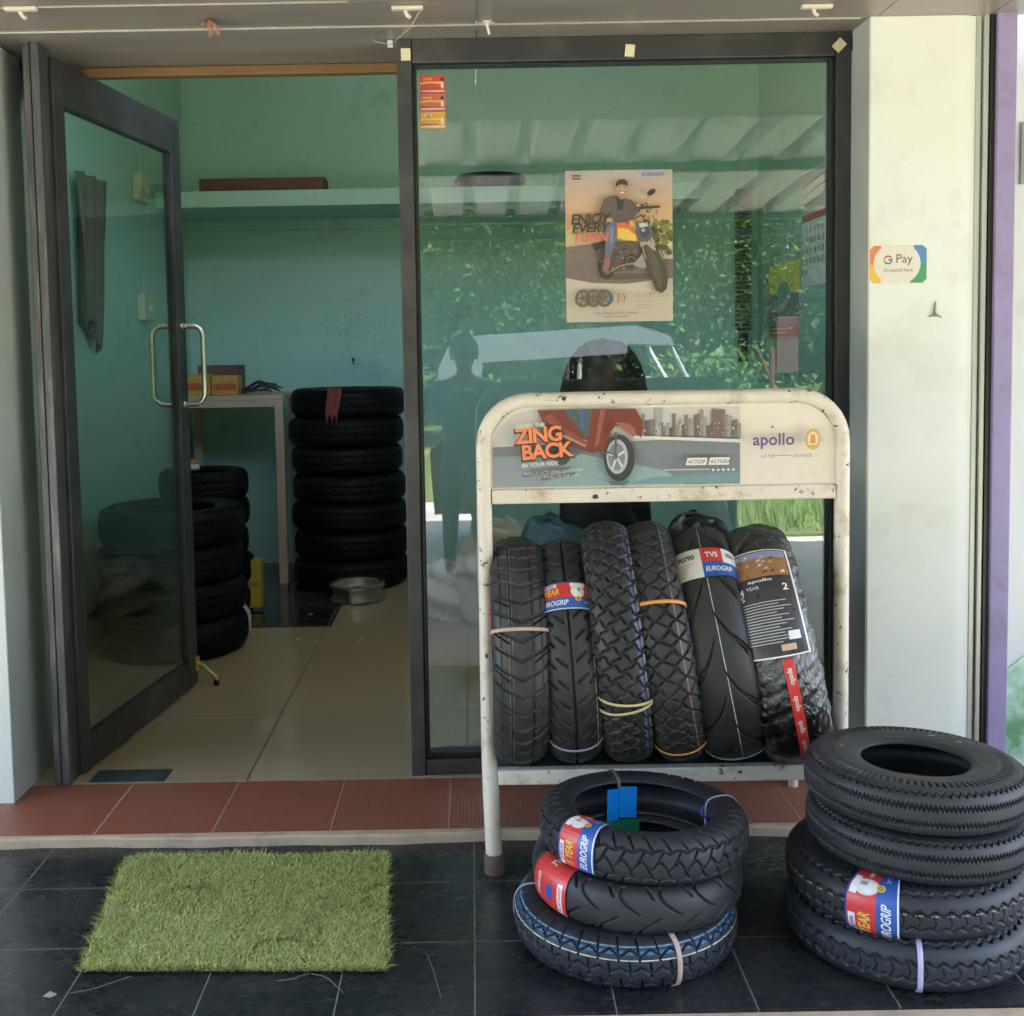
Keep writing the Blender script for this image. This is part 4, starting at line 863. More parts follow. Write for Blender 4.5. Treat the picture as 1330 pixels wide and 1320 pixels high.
A.ell(*TQ([(372, 790)])[0], W1 * .082, H1 * .10, BK); A.ell(*TQ([(378, 790)])[0], W1 * .052, H1 * .068, BR2); A.ell(*TQ([(380, 790)])[0], W1 * .03, H1 * .04, BK)
A.poly(TQ([(290, 650), (330, 620), (590, 630), (612, 700), (598, 770), (560, 840), (500, 835), (430, 850), (370, 830), (330, 760), (300, 720)]), BR1); A.poly(TQ([(270, 640), (360, 620), (380, 650), (310, 690), (285, 680)]), BK)
specks(90, 320, 600, 640, 830, [BK, BR2, GR, BR1, (.3, .13, .08)], 3, 16); A.ell(*TQ([(545, 770)])[0], W1 * .05, H1 * .045, BK); A.ring(*TQ([(545, 770)])[0], W1 * .045, W1 * .035, BR2); A.line(TQ([(400, 840), (480, 800), (590, 780)]), .004, GR)
A.poly(TQ([(560, 800), (640, 700), (660, 800), (640, 830)]), GR)
A.poly(TQ([(610, 650), (650, 625), (690, 632), (735, 685), (780, 790), (806, 900), (797, 975), (762, 1008), (716, 985), (690, 900), (640, 770)]), (.075, .064, .045)); A.poly(TQ([(650, 660), (690, 670), (740, 780), (770, 900), (765, 970), (735, 960), (700, 860)]), (.115, .098, .07)); specks(36, 680, 790, 700, 980, [(.06, .05, .035), (.14, .12, .09)], 3, 9)
A.poly(TQ([(600, 610), (640, 600), (700, 640), (725, 700), (700, 690), (655, 650), (615, 670)]), (.42, .37, .29)); A.line(TQ([(690, 560), (740, 660), (775, 745)]), .0035, (.1, .08, .06)); A.line(TQ([(672, 570), (716, 660)]), .004, (.5, .44, .36)); A.line(TQ([(600, 560), (620, 640), (650, 760)]), .005, (.3, .25, .2))
A.poly(TQ([(575, 505), (640, 480), (690, 530), (700, 590), (660, 635), (608, 630), (580, 580)]), (.12, .11, .125)); A.ell(*TQ([(640, 560)])[0], W1 * .045, H1 * .04, (.07, .065, .075)); A.ell(*TQ([(633, 548)])[0], W1 * .02, H1 * .012, (.35, .33, .36)); A.poly(TQ([(600, 500), (660, 490), (665, 520), (610, 530)]), (.62, .56, .5))
A.poly(TQ([(440, 495), (510, 490), (575, 545), (590, 615), (500, 600), (445, 580)]), (.66, .16, .035)); A.poly(TQ([(450, 530), (520, 535), (580, 585), (588, 628), (500, 612), (448, 600)]), (.78, .50, .08)); A.poly(TQ([(520, 470), (570, 490), (585, 540), (540, 520)]), (.62, .32, .14))
A.poly(TQ([(510, 395), (560, 370), (612, 360), (600, 392), (530, 410)]), (.60, .55, .48)); A.line(TQ([(600, 390), (680, 385), (750, 382)]), .008, BK); specks(34, 560, 740, 350, 470, [BK, BR1, (.15, .13, .13)], 6, 20); A.line(TQ([(635, 370), (662, 320), (690, 290)]), .004, GR); A.ell(*TQ([(690, 277)])[0], W1 * .044, H1 * .018, BK, rot=.55); A.line(TQ([(560, 470), (620, 440), (650, 500)]), .005, BK)
A.poly(TQ([(352, 322), (400, 300), (450, 296), (500, 322), (548, 330), (585, 372), (600, 400), (560, 470), (500, 490), (440, 492), (385, 470), (335, 452), (328, 400)]), (.115, .085, .08))
for k in range(9): A.line(TQ([(362 + 20 * k, 318 + 3 * k), (355 + 19 * k, 440)]), .0016, [(.24, .17, .15), (.2, .13, .12)][k % 2])
for k in range(5): A.line(TQ([(345, 345 + 26 * k), (450, 340 + 27 * k), (540, 360 + 24 * k)]), .0012, (.2, .14, .13))
A.poly(TQ([(440, 300), (475, 330), (500, 320), (490, 400), (455, 400)]), (.045, .04, .045))
A.poly(TQ([(378, 492), (420, 480), (440, 500), (442, 610), (418, 690), (400, 745), (358, 742), (362, 640), (356, 560)]), (.13, .145, .20)); A.poly(TQ([(395, 520), (420, 520), (415, 640), (398, 640)]), (.2, .22, .28)); A.poly(TQ([(355, 745), (398, 745), (395, 800), (378, 835), (345, 830), (352, 790)]), (.32, .13, .10)); A.ell(*TQ([(392, 475)])[0], W1 * .035, H1 * .016, TN)
A.poly(TQ([(462, 270), (508, 270), (510, 312), (480, 328), (458, 308)]), (.36, .20, .12)); A.ell(*TQ([(484, 245)])[0], W1 * .048, H1 * .044, TN); A.poly(TQ([(441, 240), (440, 205), (465, 182), (505, 182), (525, 205), (522, 235), (508, 222), (470, 218), (452, 228)]), BK); A.poly(TQ([(448, 262), (520, 262), (508, 292), (484, 300), (460, 290)]), (.38, .22, .14))
A.ell(*TQ([(470, 240)])[0], .0026, .0014, BK, n=8); A.ell(*TQ([(500, 240)])[0], .0026, .0014, BK, n=8); A.line(TQ([(486, 245), (482, 260), (490, 262)]), .0012, (.36, .2, .12)); A.poly(TQ([(470, 272), (500, 271), (492, 282), (478, 282)]), (.72, .64, .56)); A.line(TQ([(462, 232), (477, 230)]), .0016, BK); A.line(TQ([(494, 230), (508, 232)]), .0016, BK)
A.text("ENJOY", W1 * .04, H1 * .645, .046, DK, bold=.03, shear=.2, space=.95, rot=.03); A.text("EVERY", W1 * .05, H1 * .585, .046, DK, bold=.03, shear=.2, space=.95, rot=.03); A.text("TURN", W1 * .05, H1 * .525, .046, (.66, .16, .12), bold=.03, shear=.2, rot=.03)
for k in range(3):
    cx = W1 * (.15 + .10 * k); cy = H1 * .155; A.ring(cx, cy, .030, .021, (.15, .12, .09), sq=.92); A.ell(cx, cy, .007, .008, (.17, .14, .1), n=14)
    for j in range(5): a = j * 1.257 + .5; A.line([(cx, cy), (cx + .022 * math.cos(a) * .92, cy + .022 * math.sin(a))], .005, (.17, .14, .1))
for k, c in enumerate(((.16, .16, .17), (.08, .2, .24), (.1, .26, .3), (.5, .5, .48), (.6, .16, .1), (.62, .28, .18), (.18, .15, .12))): A.ring(W1 * (.30 + .028 * k), H1 * .155, .030 - .001 * abs(k - 3), .030 - .006, c, -38, 38, n=12)
A.text("QUADRAZONE", W1 * .635, H1 * .155, .017, (.45, .3, .27)); A.text("DUAL COMPOUND", W1 * .635, H1 * .128, .008, (.5, .2, .15)); A.rect(W1 * .635, H1 * .105, W1 * .82, H1 * .109, (.4, .33, .28)); A.rect(W1 * .635, H1 * .090, W1 * .80, H1 * .094, (.4, .33, .28))
A.text("Grip  Mileage  Comfort  Stability", W1 * .26, H1 * .05, .011, DK2); A.text("Available at all dealers", W1 * .34, H1 * .027, .010, DK2)
A.rect(W1 * .06, H1 * .954, W1 * .14, H1 * .966, DK2); A.rect(W1 * .06, H1 * .935, W1 * .14, H1 * .946, DK2); A.text("EUROGRIP", W1 * .70, H1 * .952, .016, (.05, .16, .42), bold=.02, shear=.25)
A.items = [(np.clip(P, [0, 0], [W1, H1]), Fs, c, k) for (P, Fs, c, k) in A.items]
A.build("printed_art", lambda x, y, l: (x, -.001 - l, y), po, lift=.00006)

# red offer stickers, upper left of the window
for k, (v0, v1, c1, lab) in enumerate(((97, 122, (.62, .07, .05), "red and yellow sticker, topmost of the three on the window"), (122, 145, (.60, .13, .09), "red and orange sticker, middle of the three on the window"), (145, 168, (.68, .34, .06), "yellow and red sticker, lowest of the three on the window"))):
    a, c = at(546, v1, GY), at(578, v0, GY); w_, h_ = c[0] - a[0], c[2] - a[2]
    s_ = empty("window_sticker", (a[0], GY, a[2]), label=lab, cat="sticker", group="stickers in the window's upper left corner")
    b = MB(); b.box(0, w_, -.0006, 0, .001, h_ - .001); b.build("backing", flat(c1), s_)
    A = Art(); A.rect(0.002, h_ * .1, w_ - .003, h_ * .16, CRM); A.rect(0.002, h_ * .24, w_ * .7, h_ * .3, (.3, .1, .1)); A.poly([(0, h_ * .48), (w_ * .4, h_ * .56), (w_ * .75, h_ * .5), (w_ * .95, h_ * .66), (w_ * .7, h_ * .62), (w_ * .3, h_ * .64), (0, h_ * .58)], YEL)
    A.ell(w_ * (.88 if k < 2 else .35), h_ * .75, w_ * .07, h_ * .12, DK, n=14); A.ell(w_ * .88, h_ * .45, w_ * .06, h_ * .2, (.65, .6, .5), n=14); A.text("OFFER", w_ * .08, h_ * .7, h_ * .2, CRM if k == 2 else YEL, bold=.02)
    A.build("print", lambda x, y, l: (x, -.0008 - l, y), s_, lift=.00006)
# payment sticker on the column
cy = COLY; a, c = at(1129, 369, cy), at(1204, 318, cy); w_, h_ = c[0] - a[0], c[2] - a[2]
gp = empty("payment_sticker", (a[0], cy, a[2]), label="rounded payment sticker reading G Pay on the white column", cat="sticker")
def rrect(x0, y0, x1, y1, r, n=6):
    P = []
    for (cx, cy_, a0) in ((x1 - r, y0 + r, -90), (x1 - r, y1 - r, 0), (x0 + r, y1 - r, 90), (x0 + r, y0 + r, 180)):
        for k in range(n + 1): a = R_(a0 + 90 * k / n); P.append((cx + r * math.cos(a), cy_ + r * math.sin(a)))
    return P
b = MB(); b.prism(rrect(0, 0, w_, h_, .014), -.0008, 0, 'y'); b.build("backing", flat((.72, .69, .6)), gp)
A = Art(); A.poly([(0.001, h_ * .5), (w_ * .22, h_ * .5), (w_ * .2, h_ - .001), (.014, h_ - .001), (.001, h_ - .014)], (.70, .22, .08)); A.poly([(.001, h_ * .5), (.001, .014), (.014, .001), (w_ * .2, .001), (w_ * .22, h_ * .5)], (.75, .45, .05))
A.poly([(w_ * .76, h_ - .001), (w_ - .014, h_ - .001), (w_ - .001, h_ - .014), (w_ - .001, h_ * .45), (w_ * .85, h_ * .45)], (.10, .24, .48)); A.poly([(w_ * .85, h_ * .5), (w_ - .001, h_ * .5), (w_ - .001, .014), (w_ - .014, .001), (w_ * .7, .001)], (.07, .32, .14)); A.ell(w_ * .48, h_ * .52, w_ * .41, h_ * .56, (.72, .66, .56), n=40)
gx, gy, gr = w_ * .32, h_ * .62, h_ * .12
for (a0, a1, c_) in ((30, 140, (.6, .1, .06)), (140, 215, (.65, .42, .05)), (215, 305, (.06, .3, .12)), (305, 358, (.06, .2, .5))): A.ring(gx, gy, gr, gr * .62, c_, a0, a1, n=10)
A.rect(gx, gy - gr * .17, gx + gr, gy + gr * .2, (.06, .2, .5)); A.text("Pay", w_ * .45, h_ * .54, h_ * .33, (.17, .16, .15), bold=.004); A.text("Accepted here", w_ * .24, h_ * .31, h_ * .13, (.25, .22, .2))
A.items = [(np.stack([np.clip(P[:, 0], .0005, w_ - .0005), np.clip(P[:, 1], .0005, h_ - .0005)], -1), Fs, c_, k) for (P, Fs, c_, k) in A.items]
A.build("print", lambda x, y, l: (x, -.001 - l, y), gp, lift=.0001)
b = MB(); p = at(1214, 403, cy); b.tube([(p[0], cy - .001, p[2] - .02), (p[0] - .001, cy - .004, p[2] + .005), (p[0] + .002, cy - .004, p[2] + .03)], [.006, .004, .001], 6); b.tube([(p[0] - .022, cy - .002, p[2] - .022), (p[0], cy - .006, p[2] - .014), (p[0] + .024, cy - .002, p[2] - .024)], [.001, .006, .001], 6)
tag(b.build("wall_hook", mat("grey_hook", (.3, .27, .22), .5)), "tiny bent grey hook on the white column below the payment sticker", "hook")

# ------------------------------------------------------------------ inside the shop
M_rub = rubber(None, base=(.005, .005, .0055), dust=.05, spec=.12)
pile_shape = Shape(.335, .2, .19, n=3.4, tread=.78)
proto = None
def inner_pile(u, v_top, Y, R, n, top_z, group, desc, name="car_tyre", base_z=FZ):
    x = at(u, v_top, Y)[0]; W = (top_z - base_z) / n; sh = Shape(R, R * .58, W, n=3.0, tread=.8); first = None
    for k in range(n):
        nm = ["bottom", "second", "third", "fourth", "fifth", "sixth", "seventh", "eighth", "topmost"][k if k < n - 1 else 8]
        lab = desc % nm
        if first is None:
            t_ = empty(name, (x, Y, base_z + W / 2), (0, 0, 0), lab, "tyre", group); make_tyre_mesh(sh, pat_wavy, 40, .006, M_rub, t_, 300, 60); first = t_
        else:
            t_ = first.copy(); COL.objects.link(t_); t_['label'] = lab
            for c in first.children: d = c.copy(); COL.objects.link(d); d.parent = t_
            t_.location = (x + RNG.uniform(-.012, .012), Y + RNG.uniform(-.012, .012), base_z + W * (k + .5)); t_.rotation_euler = (RNG.uniform(-.012, .012), RNG.uniform(-.012, .012), RNG.uniform(0, 6)); f_ = RNG.uniform(.93, 1.0); t_.scale = (f_, f_, 1)
    return x, W
tx, tw = inner_pile(451, 505, 3.35, .37, 7, at(451, 506, 3.0)[2], "car tyres in the tall pile", "%s car tyre in the tall dark pile beside the counter table")
inner_pile(265, 612, 2.6, .262, 5, at(265, 614, 2.4)[2], "tyres in the low pile behind the door", "%s tyre in the pile below the counter table, behind the door edge")
inner_pile(222, 655, 1.78, .365, 4, at(222, 662, 1.6)[2], "large tyres piled behind the door glass", "%s large tyre in the wide pile seen through the door glass")
# red cloth over the tall pile
p = at(432, 508, 2.98); n = 14; P = np.zeros((8, n, 3))
for i in range(8):
    for j in range(n):
        f = j / (n - 1); s = i / 7 - .5; dz = .0 if f < .3 else -(f - .3) * .26 * (1 + .2 * math.sin(i * 2)); dy = .10 - f * .33 if f < .3 else .0 - .006 * math.sin(i * 2.4 + f * 4)
        P[i, j] = (p[0] + s * (.10 - .03 * f) + .012 * math.sin(f * 5), p[1] - .005 + dy, p[2] + .012 + dz)
o = grid_mesh("red_cloth", P, mat("maroon_cloth", (.20, .045, .035), .9), None); md = o.modifiers.new("s", 'SOLIDIFY'); md.thickness = .005; tag(o, "dark red rag hanging over the top of the tall tyre pile", "cloth")
# steel rims lying in front
rim_prof = [(.10, .0), (.155, .0), (.165, .008), (.165, .02), (.15, .028), (.145, .05), (.15, .075), (.165, .085), (.165, .1), (.155, .105), (.145, .098), (.138, .06), (.10, .052), (.06, .06), (.045, .072), (.028, .072), (.028, .05), (.10, .04)]
M_rim = mat("steel_rim", (.42, .37, .34), .3, .85, .1)
for k, (u, Y, z0, lab) in enumerate(((464, 2.80, FZ, "bare steel wheel rim lying flat before the tall tyre pile"),)):
    p = at(u, 760, Y); b = MB(); b.lathe(rim_prof, 40, M=Matrix.Translation((0, 0, 0))); r_ = empty("wheel_rim", (p[0], Y, z0), (0, 0, k * .4), lab, "wheel rim")
    b.build("barrel", M_rim, r_, smooth=35); b = MB(); b.lathe([(.028, .0725), (.04, .075), (.044, .0725)], 20); b.build("hub", M_rim, r_, smooth=40)
# table
tb_x = at(364, 520, 3.3)[0]; tb_z = at(300, 514, 3.3)[2]
tb = empty("counter_table", (tb_x - .34, 3.42, FZ), label="tall narrow cream edged table against the shop's left wall", cat="table"); hz = tb_z - FZ
M_wood = mat("cream_wood", (.50, .38, .25), .5, stretch=(10, 10, 1))
b = MB(); b.box(-.34, .36, -.12, .45, hz - .03, hz, ch=.003); b.build("tabletop", M_wood, tb)
for (x, y) in ((.33, -.1), (-.32, -.1), (.33, .42), (-.32, .42)):
    b = MB(); b.box(x - .028, x + .028, y - .02, y + .02, 0, hz - .031, ch=.003); b.build("leg", M_wood, tb)
b = MB(); b.box(-.29, .30, -.118, -.10, hz - .075, hz - .032); b.build("apron", M_wood, tb)
def box_thing(name, u0, u1, v0, v1, Y, dep, m, label, cat, ch=.004, flap=True):
    a, c = at(u0, v1, Y), at(u1, v0, Y); b = MB(); b.box(0, c[0] - a[0], 0, dep, 0, c[2] - a[2], ch=ch); r = empty(name, (a[0], Y, a[2]), label=label, cat=cat); b.build("carton", m, r)
    if flap: b = MB(); b.box(.004, c[0] - a[0] - .004, -.002, .0, (c[2] - a[2]) * .45, (c[2] - a[2]) * .55); b.build("tape", flat((.3, .22, .12)), r)
    return r
TT = tb_z + .001
def on_table(name, u0, u1, hgt, Y, dep, m, label, cat):
    a, c = at(u0, 512, Y), at(u1, 512, Y); b = MB(); b.box(0, c[0] - a[0], 0, dep, 0, hgt, ch=.004); r = empty(name, (a[0], Y, TT), label=label, cat=cat); b.build("carton", m, r)
    b = MB(); b.box(.01, c[0] - a[0] - .01, -.0025, -.0005, hgt * .25, hgt * .6); b.build("printed_panel", flat((.45, .1, .04)), r); return r
on_table("cardboard_box", 258, 312, .19, 3.6, .18, mat("brown_card", (.16, .08, .055), .7), "low brown cardboard box at the back of the counter table", "box")
on_table("yellow_carton", 238, 273, .135, 3.36, .14, mat("yellow_card", (.50, .34, .05), .5), "plain yellow carton on the counter table by the door edge", "box")
on_table("yellow_carton", 275, 309, .125, 3.34, .14, mat("yellow_red_card", (.50, .28, .06), .5, var=.4, scale=25), "crumpled yellow and red carton on the counter table, right one", "box")
b = MB(); a = at(312, 512, 3.4)
for k in range(9): y = 3.36 + .02 * k; x = a[0] + RNG.uniform(0, .05); b.tube([(x, y, TT + .012 + .006 * (k % 3)), (x + .1, y + .02 * RNG.uniform(-1, 1), TT + .02 + RNG.uniform(0, .07)), (x + RNG.uniform(.17, .26), y + .03 * RNG.uniform(-1, 1), TT + .012 + RNG.uniform(0, .06))], .006, 6)
tag(b.build("tool_bundle", mat("dark_tools", (.06, .055, .05), .4, .5)), "loose bundle of dark hand tools and levers on the counter table", "tools")
# small items by piles
def bottle(u, v, Y, z0, h, r, c1, c2, label, name="bottle"):
    x = at(u, v, Y)[0]; t_ = empty(name, (x, Y, z0), label=label, cat="bottle"); b = MB(); b.lathe([(0, 0), (r, 0), (r, h * .62), (r * .4, h * .82), (r * .35, h * .9), (0, h * .9)], 18); b.build("body", mat("bottle_plastic", c1, .35), t_, smooth=40)
    b = MB(); b.lathe([(0, h * .9), (r * .42, h * .9), (r * .42, h), (0, h)], 14); b.build("cap", mat("bottle_cap", c2, .4), t_, smooth=40); b = MB(); b.lathe([(r + .0008, h * .15), (r + .0008, h * .5)], 18); b.build("label", flat((.6, .6, .62)), t_); return t_
bottle(315, 770, 2.1, FZ, .17, .04, (.5, .52, .56), (.05, .05, .3), "small white and blue bottle standing beside the piled tyres")
bottle(251, 605, 2.55, at(265, 614, 2.4)[2] + .001, .07, .035, (.30, .15, .06), (.1, .05, .03), "small brown pot standing on top of the low tyre pile", "pot")
a = at(322, 760, 2.9); box_thing("oil_can", 322, 338, 728, 790, 2.55, .08, mat("yellow_can", (.55, .38, .04), .4), "tall yellow can on the floor between the low pile and the table leg", "can")
# shelf items
a, c = at(258, 226, 3.4), at(420, 208, 3.4); r = empty("wooden_crate", (a[0], 3.4, 2.531), label="long low red brown wooden crate on the loft shelf", cat="crate"); wv_, hv = c[0] - a[0], .095; mw = mat("red_brown_wood", (.14, .05, .035), .6, stretch=(1, 10, 10))
b = MB(); b.box(0, wv_, 0, .015, 0, hv, ch=.002); b.box(0, wv_, .2, .215, 0, hv, ch=.002); b.box(0, .015, .0155, .1995, 0, hv); b.box(wv_ - .015, wv_, .0155, .1995, 0, hv); b.box(.016, wv_ - .016, .016, .199, .0, .012); b.build("box_frame", mw, r)
b = MB(); b.box(wv_ * .6, wv_ * .6 + .012, -.004, -.0005, 0, hv); b.build("batten", mw, r)
sh = Shape(.235, .15, .11, n=2.6); tt = empty("scooter_tyre", (at(636, 215, 3.6)[0], 3.6, 2.531 + .056), label="small black tyre lying on the loft shelf behind the window", cat="tyre"); make_tyre_mesh(sh, pat_wavy, 30, .006, M_rub, tt, 240, 50)
# switch boxes on the left wall, brown sheet
for k, (v0, v1, lab) in enumerate(((228, 262, "upper cream switch box on the left wall seen through the door"), (382, 416, "lower cream switch box on the left wall seen through the door"))):
    X = -1.969; d = 1.96 / ((617 - 194) / F_PX); Y = d - 3.8; z0, z1 = at(194, v1, Y)[2], at(194, v0, Y)[2]
    r = empty("switch_box", (X, Y, z0), label=lab, cat="switch box"); b = MB(); b.box(0, .05, -.11, .11, 0, z1 - z0, ch=.008); b.build("cover", mat("cream_plastic", (.55, .52, .33), .4), r); b = MB(); b.box(.0505, .058, -.03, .03, .05, .09, ch=.002); b.build("switch", flat(WHT), r)
    b = MB(); b.tube([(.012, 0, z1 - z0), (.012, 0, z1 - z0 + .12)], .009, 8); b.build("conduit", mat("pale_conduit", (.4, .5, .42), .5), r)
b = MB(); p = at(140, 290, 2.2)
P = np.zeros((12, 10, 3))
for i in range(12):
    for j in range(10):
        f = j / 9; s = i / 11; P[i, j] = (-1.93 + .03 * math.sin(i * 1.3 + f * 2), 1.75 + .36 * s * (1 - .35 * f), 2.42 - .72 * f - (.25 * f * abs(s - .3)))
o = grid_mesh("reflection_sheet", P, mat("reflection_brown", (.12, .085, .06), .9), None); md = o.modifiers.new("s", 'SOLIDIFY'); md.thickness = .008; tag(o, "brown sheet put on the left wall for a shape reflected in the door glass", "cloth")  # brown sheet added for a shape reflected in the door glass
# back-wall nails
for (u, v) in ((393, 277), (459, 467)):
    p = at(u, v, 4.02); b = MB(); b.lathe([(0, 0), (.012, 0), (.012, .01), (0, .012)], 10, M=Matrix.Translation((p[0], 4.02, p[2])) @ Matrix.Rotation(PI / 2, 4, 'X')); b.tube([(p[0], 4.01, p[2]), (p[0] + .004, 3.985, p[2] - .01), (p[0] + .002, 3.98, p[2] - .035)], .004, 6)
    tag(b.build("wall_hook", mat("dark_nail", (.03, .03, .03), .5)), "dark hook on the back wall " + ("just under the loft shelf" if v < 300 else "among black scuffs above the tall tyre pile"), "hook")
# right side: calendar, yellow poster, hanging strip
def wall_sheet(name, y0, y1, z0, z1, build, label, cat, paper):
    r = empty(name, (1.999, y1, z0), (0, 0, -PI / 2), label=label, cat=cat); w_, h_ = y1 - y0, z1 - z0
    b = MB(); b.box(0, w_, -.004, 0, 0, h_); b.build("paper", flat(paper), r); A = Art(); build(A, w_, h_); A.build("print", lambda x, y, l: (x, -.0045 - l, y), r, lift=.0002); return r
def cal(A, w_, h_):
    A.rect(.01, h_ * .62, w_ - .01, h_ - .01, (.6, .52, .46)); A.rect(.01, h_ * .56, w_ - .01, h_ * .62, (.5, .08, .06))
    for k in range(3): A.line([(.02, h_ * (.7 + .08 * k)), (w_ * .5, h_ * (.74 + .08 * k)), (w_ - .02, h_ * (.78 + .07 * k))], .012, (.22, .18, .16))
    n = 0
    for i in range(5):
        for j in range(7):
            n += 1
            if n < 31: A.text(str(n), .02 + j * (w_ - .03) / 7, h_ * (.46 - .09 * i), .045, (.5, .06, .05) if j == 0 or i == 4 else (.04, .04, .05), bold=.02)
z_a, z_b = at(1050, 370, 2.7)[2], at(1050, 216, 2.7)[2]
wall_sheet("wall_calendar", 2.42, 2.98, z_a, z_b, cal, "wall calendar with dates on the right side wall", "calendar", (.8, .8, .78))
def yp(A, w_, h_):
    A.rect(.005, h_ * .6, w_ - .005, h_ - .005, (.85, .75, .18)); A.rect(.005, .005, w_ - .005, h_ * .6, (.28, .30, .30)); A.ell(w_ * .5, h_ * .6, w_ * .2, h_ * .16, (.2, .42, .42)); A.rect(w_ * .38, h_ * .22, w_ * .62, h_ * .55, (.25, .35, .3)); A.rect(w_ * .05, h_ * .05, w_ * .95, h_ * .18, (.35, .12, .05))
    for k in range(9): a = PI * k / 8; A.line([(w_ * .5 + w_ * .24 * math.cos(a), h_ * .6 + h_ * .2 * math.sin(a)), (w_ * .5 + w_ * .46 * math.cos(a), h_ * .6 + h_ * .34 * math.sin(a))], .008, (.3, .42, .1))
    A.rect(w_ * .1, h_ * .14, w_ * .8, h_ * .16, CRM); A.rect(w_ * .1, h_ * .09, w_ * .6, h_ * .11, CRM)
z_a, z_b = at(1015, 442, 3.3)[2], at(1015, 340, 3.3)[2]
wall_sheet("yellow_poster", 3.02, 3.72, z_a, z_b, yp, "yellow and grey poster on the right wall beside the calendar", "poster", (.6, .55, .3))
x0, z0, z1 = at(970, 400, 3.75)[0], at(970, 470, 3.75)[2], at(970, 243, 3.75)[2]
hb = empty("hanging_strip", (x0, 3.85, z0), label="tall dark ribbed strip of packed spares hanging in the back corner", cat="hanging pack"); hh = z1 - z0
b = MB()
for k in range(26): zz = hh * (.18 + .7 * k / 26); b.box(-.05, .05, -.03, .03, zz, zz + hh * .02, ch=.004)
b.build("ribs", mat("dark_rib", (.05, .045, .035), .35), hb); b = MB(); b.box(-.03, .03, -.02, .028, 0, hh * .17, ch=.006); b.build("lower_pack", M_black, hb); b = MB(); b.box(-.055, .055, -.03, .03, hh * .89, hh, ch=.012); b.build("top_pack", mat("grey_pack", (.12, .12, .10), .5), hb); b = MB(); b.tube([(0, .04, 0), (0, .04, hh)], .008, 8); b.build("rod", M_steel, hb)
# sacks and wrapped things behind the window
def lumpy(name, c, rad, m, label, cat, seed, amp=.12, pw=.7):
    r = np.random.default_rng(seed); nu, nv = 48, 26; P = np.zeros((nu, nv, 3)); ph = r.uniform(0, 6, 12); fr = r.integers(1, 7, 12)
    for i in range(nu):
        for j in range(nv):
            a = 2 * PI * i / nu; e = -PI / 2 + PI * j / (nv - 1); s = 1
            for k in range(6): s += amp / (1 + k * .6) * math.sin(fr[k] * a + ph[k] + fr[k + 6] * e * 1.4)
            ce, se = math.cos(e), math.sin(e); zz = se * (abs(se) ** .0)
            P[i, j] = (rad[0] * math.cos(a) * ce ** pw * s, rad[1] * math.sin(a) * ce ** pw * s, rad[2] * max(zz, -.8) * (1 + (s - 1) * .6))
    o = grid_mesh(name, P, m, None, wrap_u=True); o.location = (c[0], c[1], c[2] + rad[2] * .8); return tag(o, label, cat)
M_sack = mat("white_woven_sack", (.5, .47, .38), .6, var=.15, bmp=.5, bscale=40, dirt=(.3, .27, .2))
p = atz(590, 800, FZ); lumpy("plastic_sack", (p[0], p[1], FZ), (.2, .17, .17), M_sack, "white crumpled sack on the shop floor behind the window's left edge", "sack", 3)
p = at(640, 740, 2.3); lumpy("plastic_sack", (p[0] + .08, 2.2, FZ), (.27, .2, .30), M_sack, "larger pale sack behind the rack's left post inside the shop", "sack", 5)
p = at(715, 690, .9); lumpy("blue_drum_bag", (p[0], .95, FZ), (.20, .17, .42), mat("blue_plastic_bag", (.05, .12, .17), .35, bmp=.5, bscale=15), "tall dull blue plastic bag inside the window behind the rack", "bag", 8, .07)
p = at(905, 690, .7); lumpy("black_wrapped_bundle", (p[0], .7, FZ), (.19, .17, .44), mat("black_plastic_bag", (.012, .014, .016), .25, bmp=.8, bscale=12), "black plastic wrapped bundle inside the window behind the wide tyre", "bundle", 9, .06)
p = at(785, 450, 1.3); lumpy("dark_mass", (p[0], 1.35, FZ), (.215, .2, (p[2] - FZ) / 1.8), mat("dark_mass_black", (.010, .010, .011), .5, bmp=.6, bscale=10), "added tall dark mass standing in for the dark area behind the rack sign", "dark stand-in", 21, .035, .32)  # made-up black mass, darkens the window behind the mirrored rickshaw
pm = atz(592, 965, FZ); b = MB()
b.box(gl0 + .03, gl0 + .6, .10, .27, FZ + .0005, FZ + .006)
for k in range(26): b.box(gl0 + .035 + .0215 * k, gl0 + .046 + .0215 * k, .105, .265, FZ + .0065, FZ + .013)
tag(b.build("ribbed_mat", mat("grey_ribbed_mat", (.16, .16, .16), .45)), "small ribbed grey floor strip inside the window's bottom left corner", "mat")

# ------------------------------------------------------------------ the street behind the camera (seen mirrored in the glass)
aw = empty("awning", (0, -4.0, 2.6), label="corrugated metal awning over the pavement with steel purlins", cat="awning")
M_cor = mat("grey_corrugated_sheet", (.72, .70, .64), .5, .3, .15, 1, .1, 20, dirt=(.2, .16, .12), dlo=.5, dhi=.8, dscale=1)
xs = np.linspace(-3.2, 3.6, 600); ys = np.linspace(-4.3, -1.2, 6)
P = np.zeros((600, 6, 3)); P[:, :, 0] = xs[:, None]; P[:, :, 1] = ys[None] + 4.0
hh_ = np.clip(np.abs(((xs / .30) % 1) - .5) * 14 - 4.6, 0, 1) * .07
P[:, :, 2] = .065 - (-1.2 - ys[None]) * .065 + hh_[:, None]
o = grid_mesh("roof_sheet", P, M_cor, aw, smooth=False); md = o.modifiers.new("s", 'SOLIDIFY'); md.thickness = .003
M_pur = mat("teal_steel", (.10, .19, .16), .5, .2)
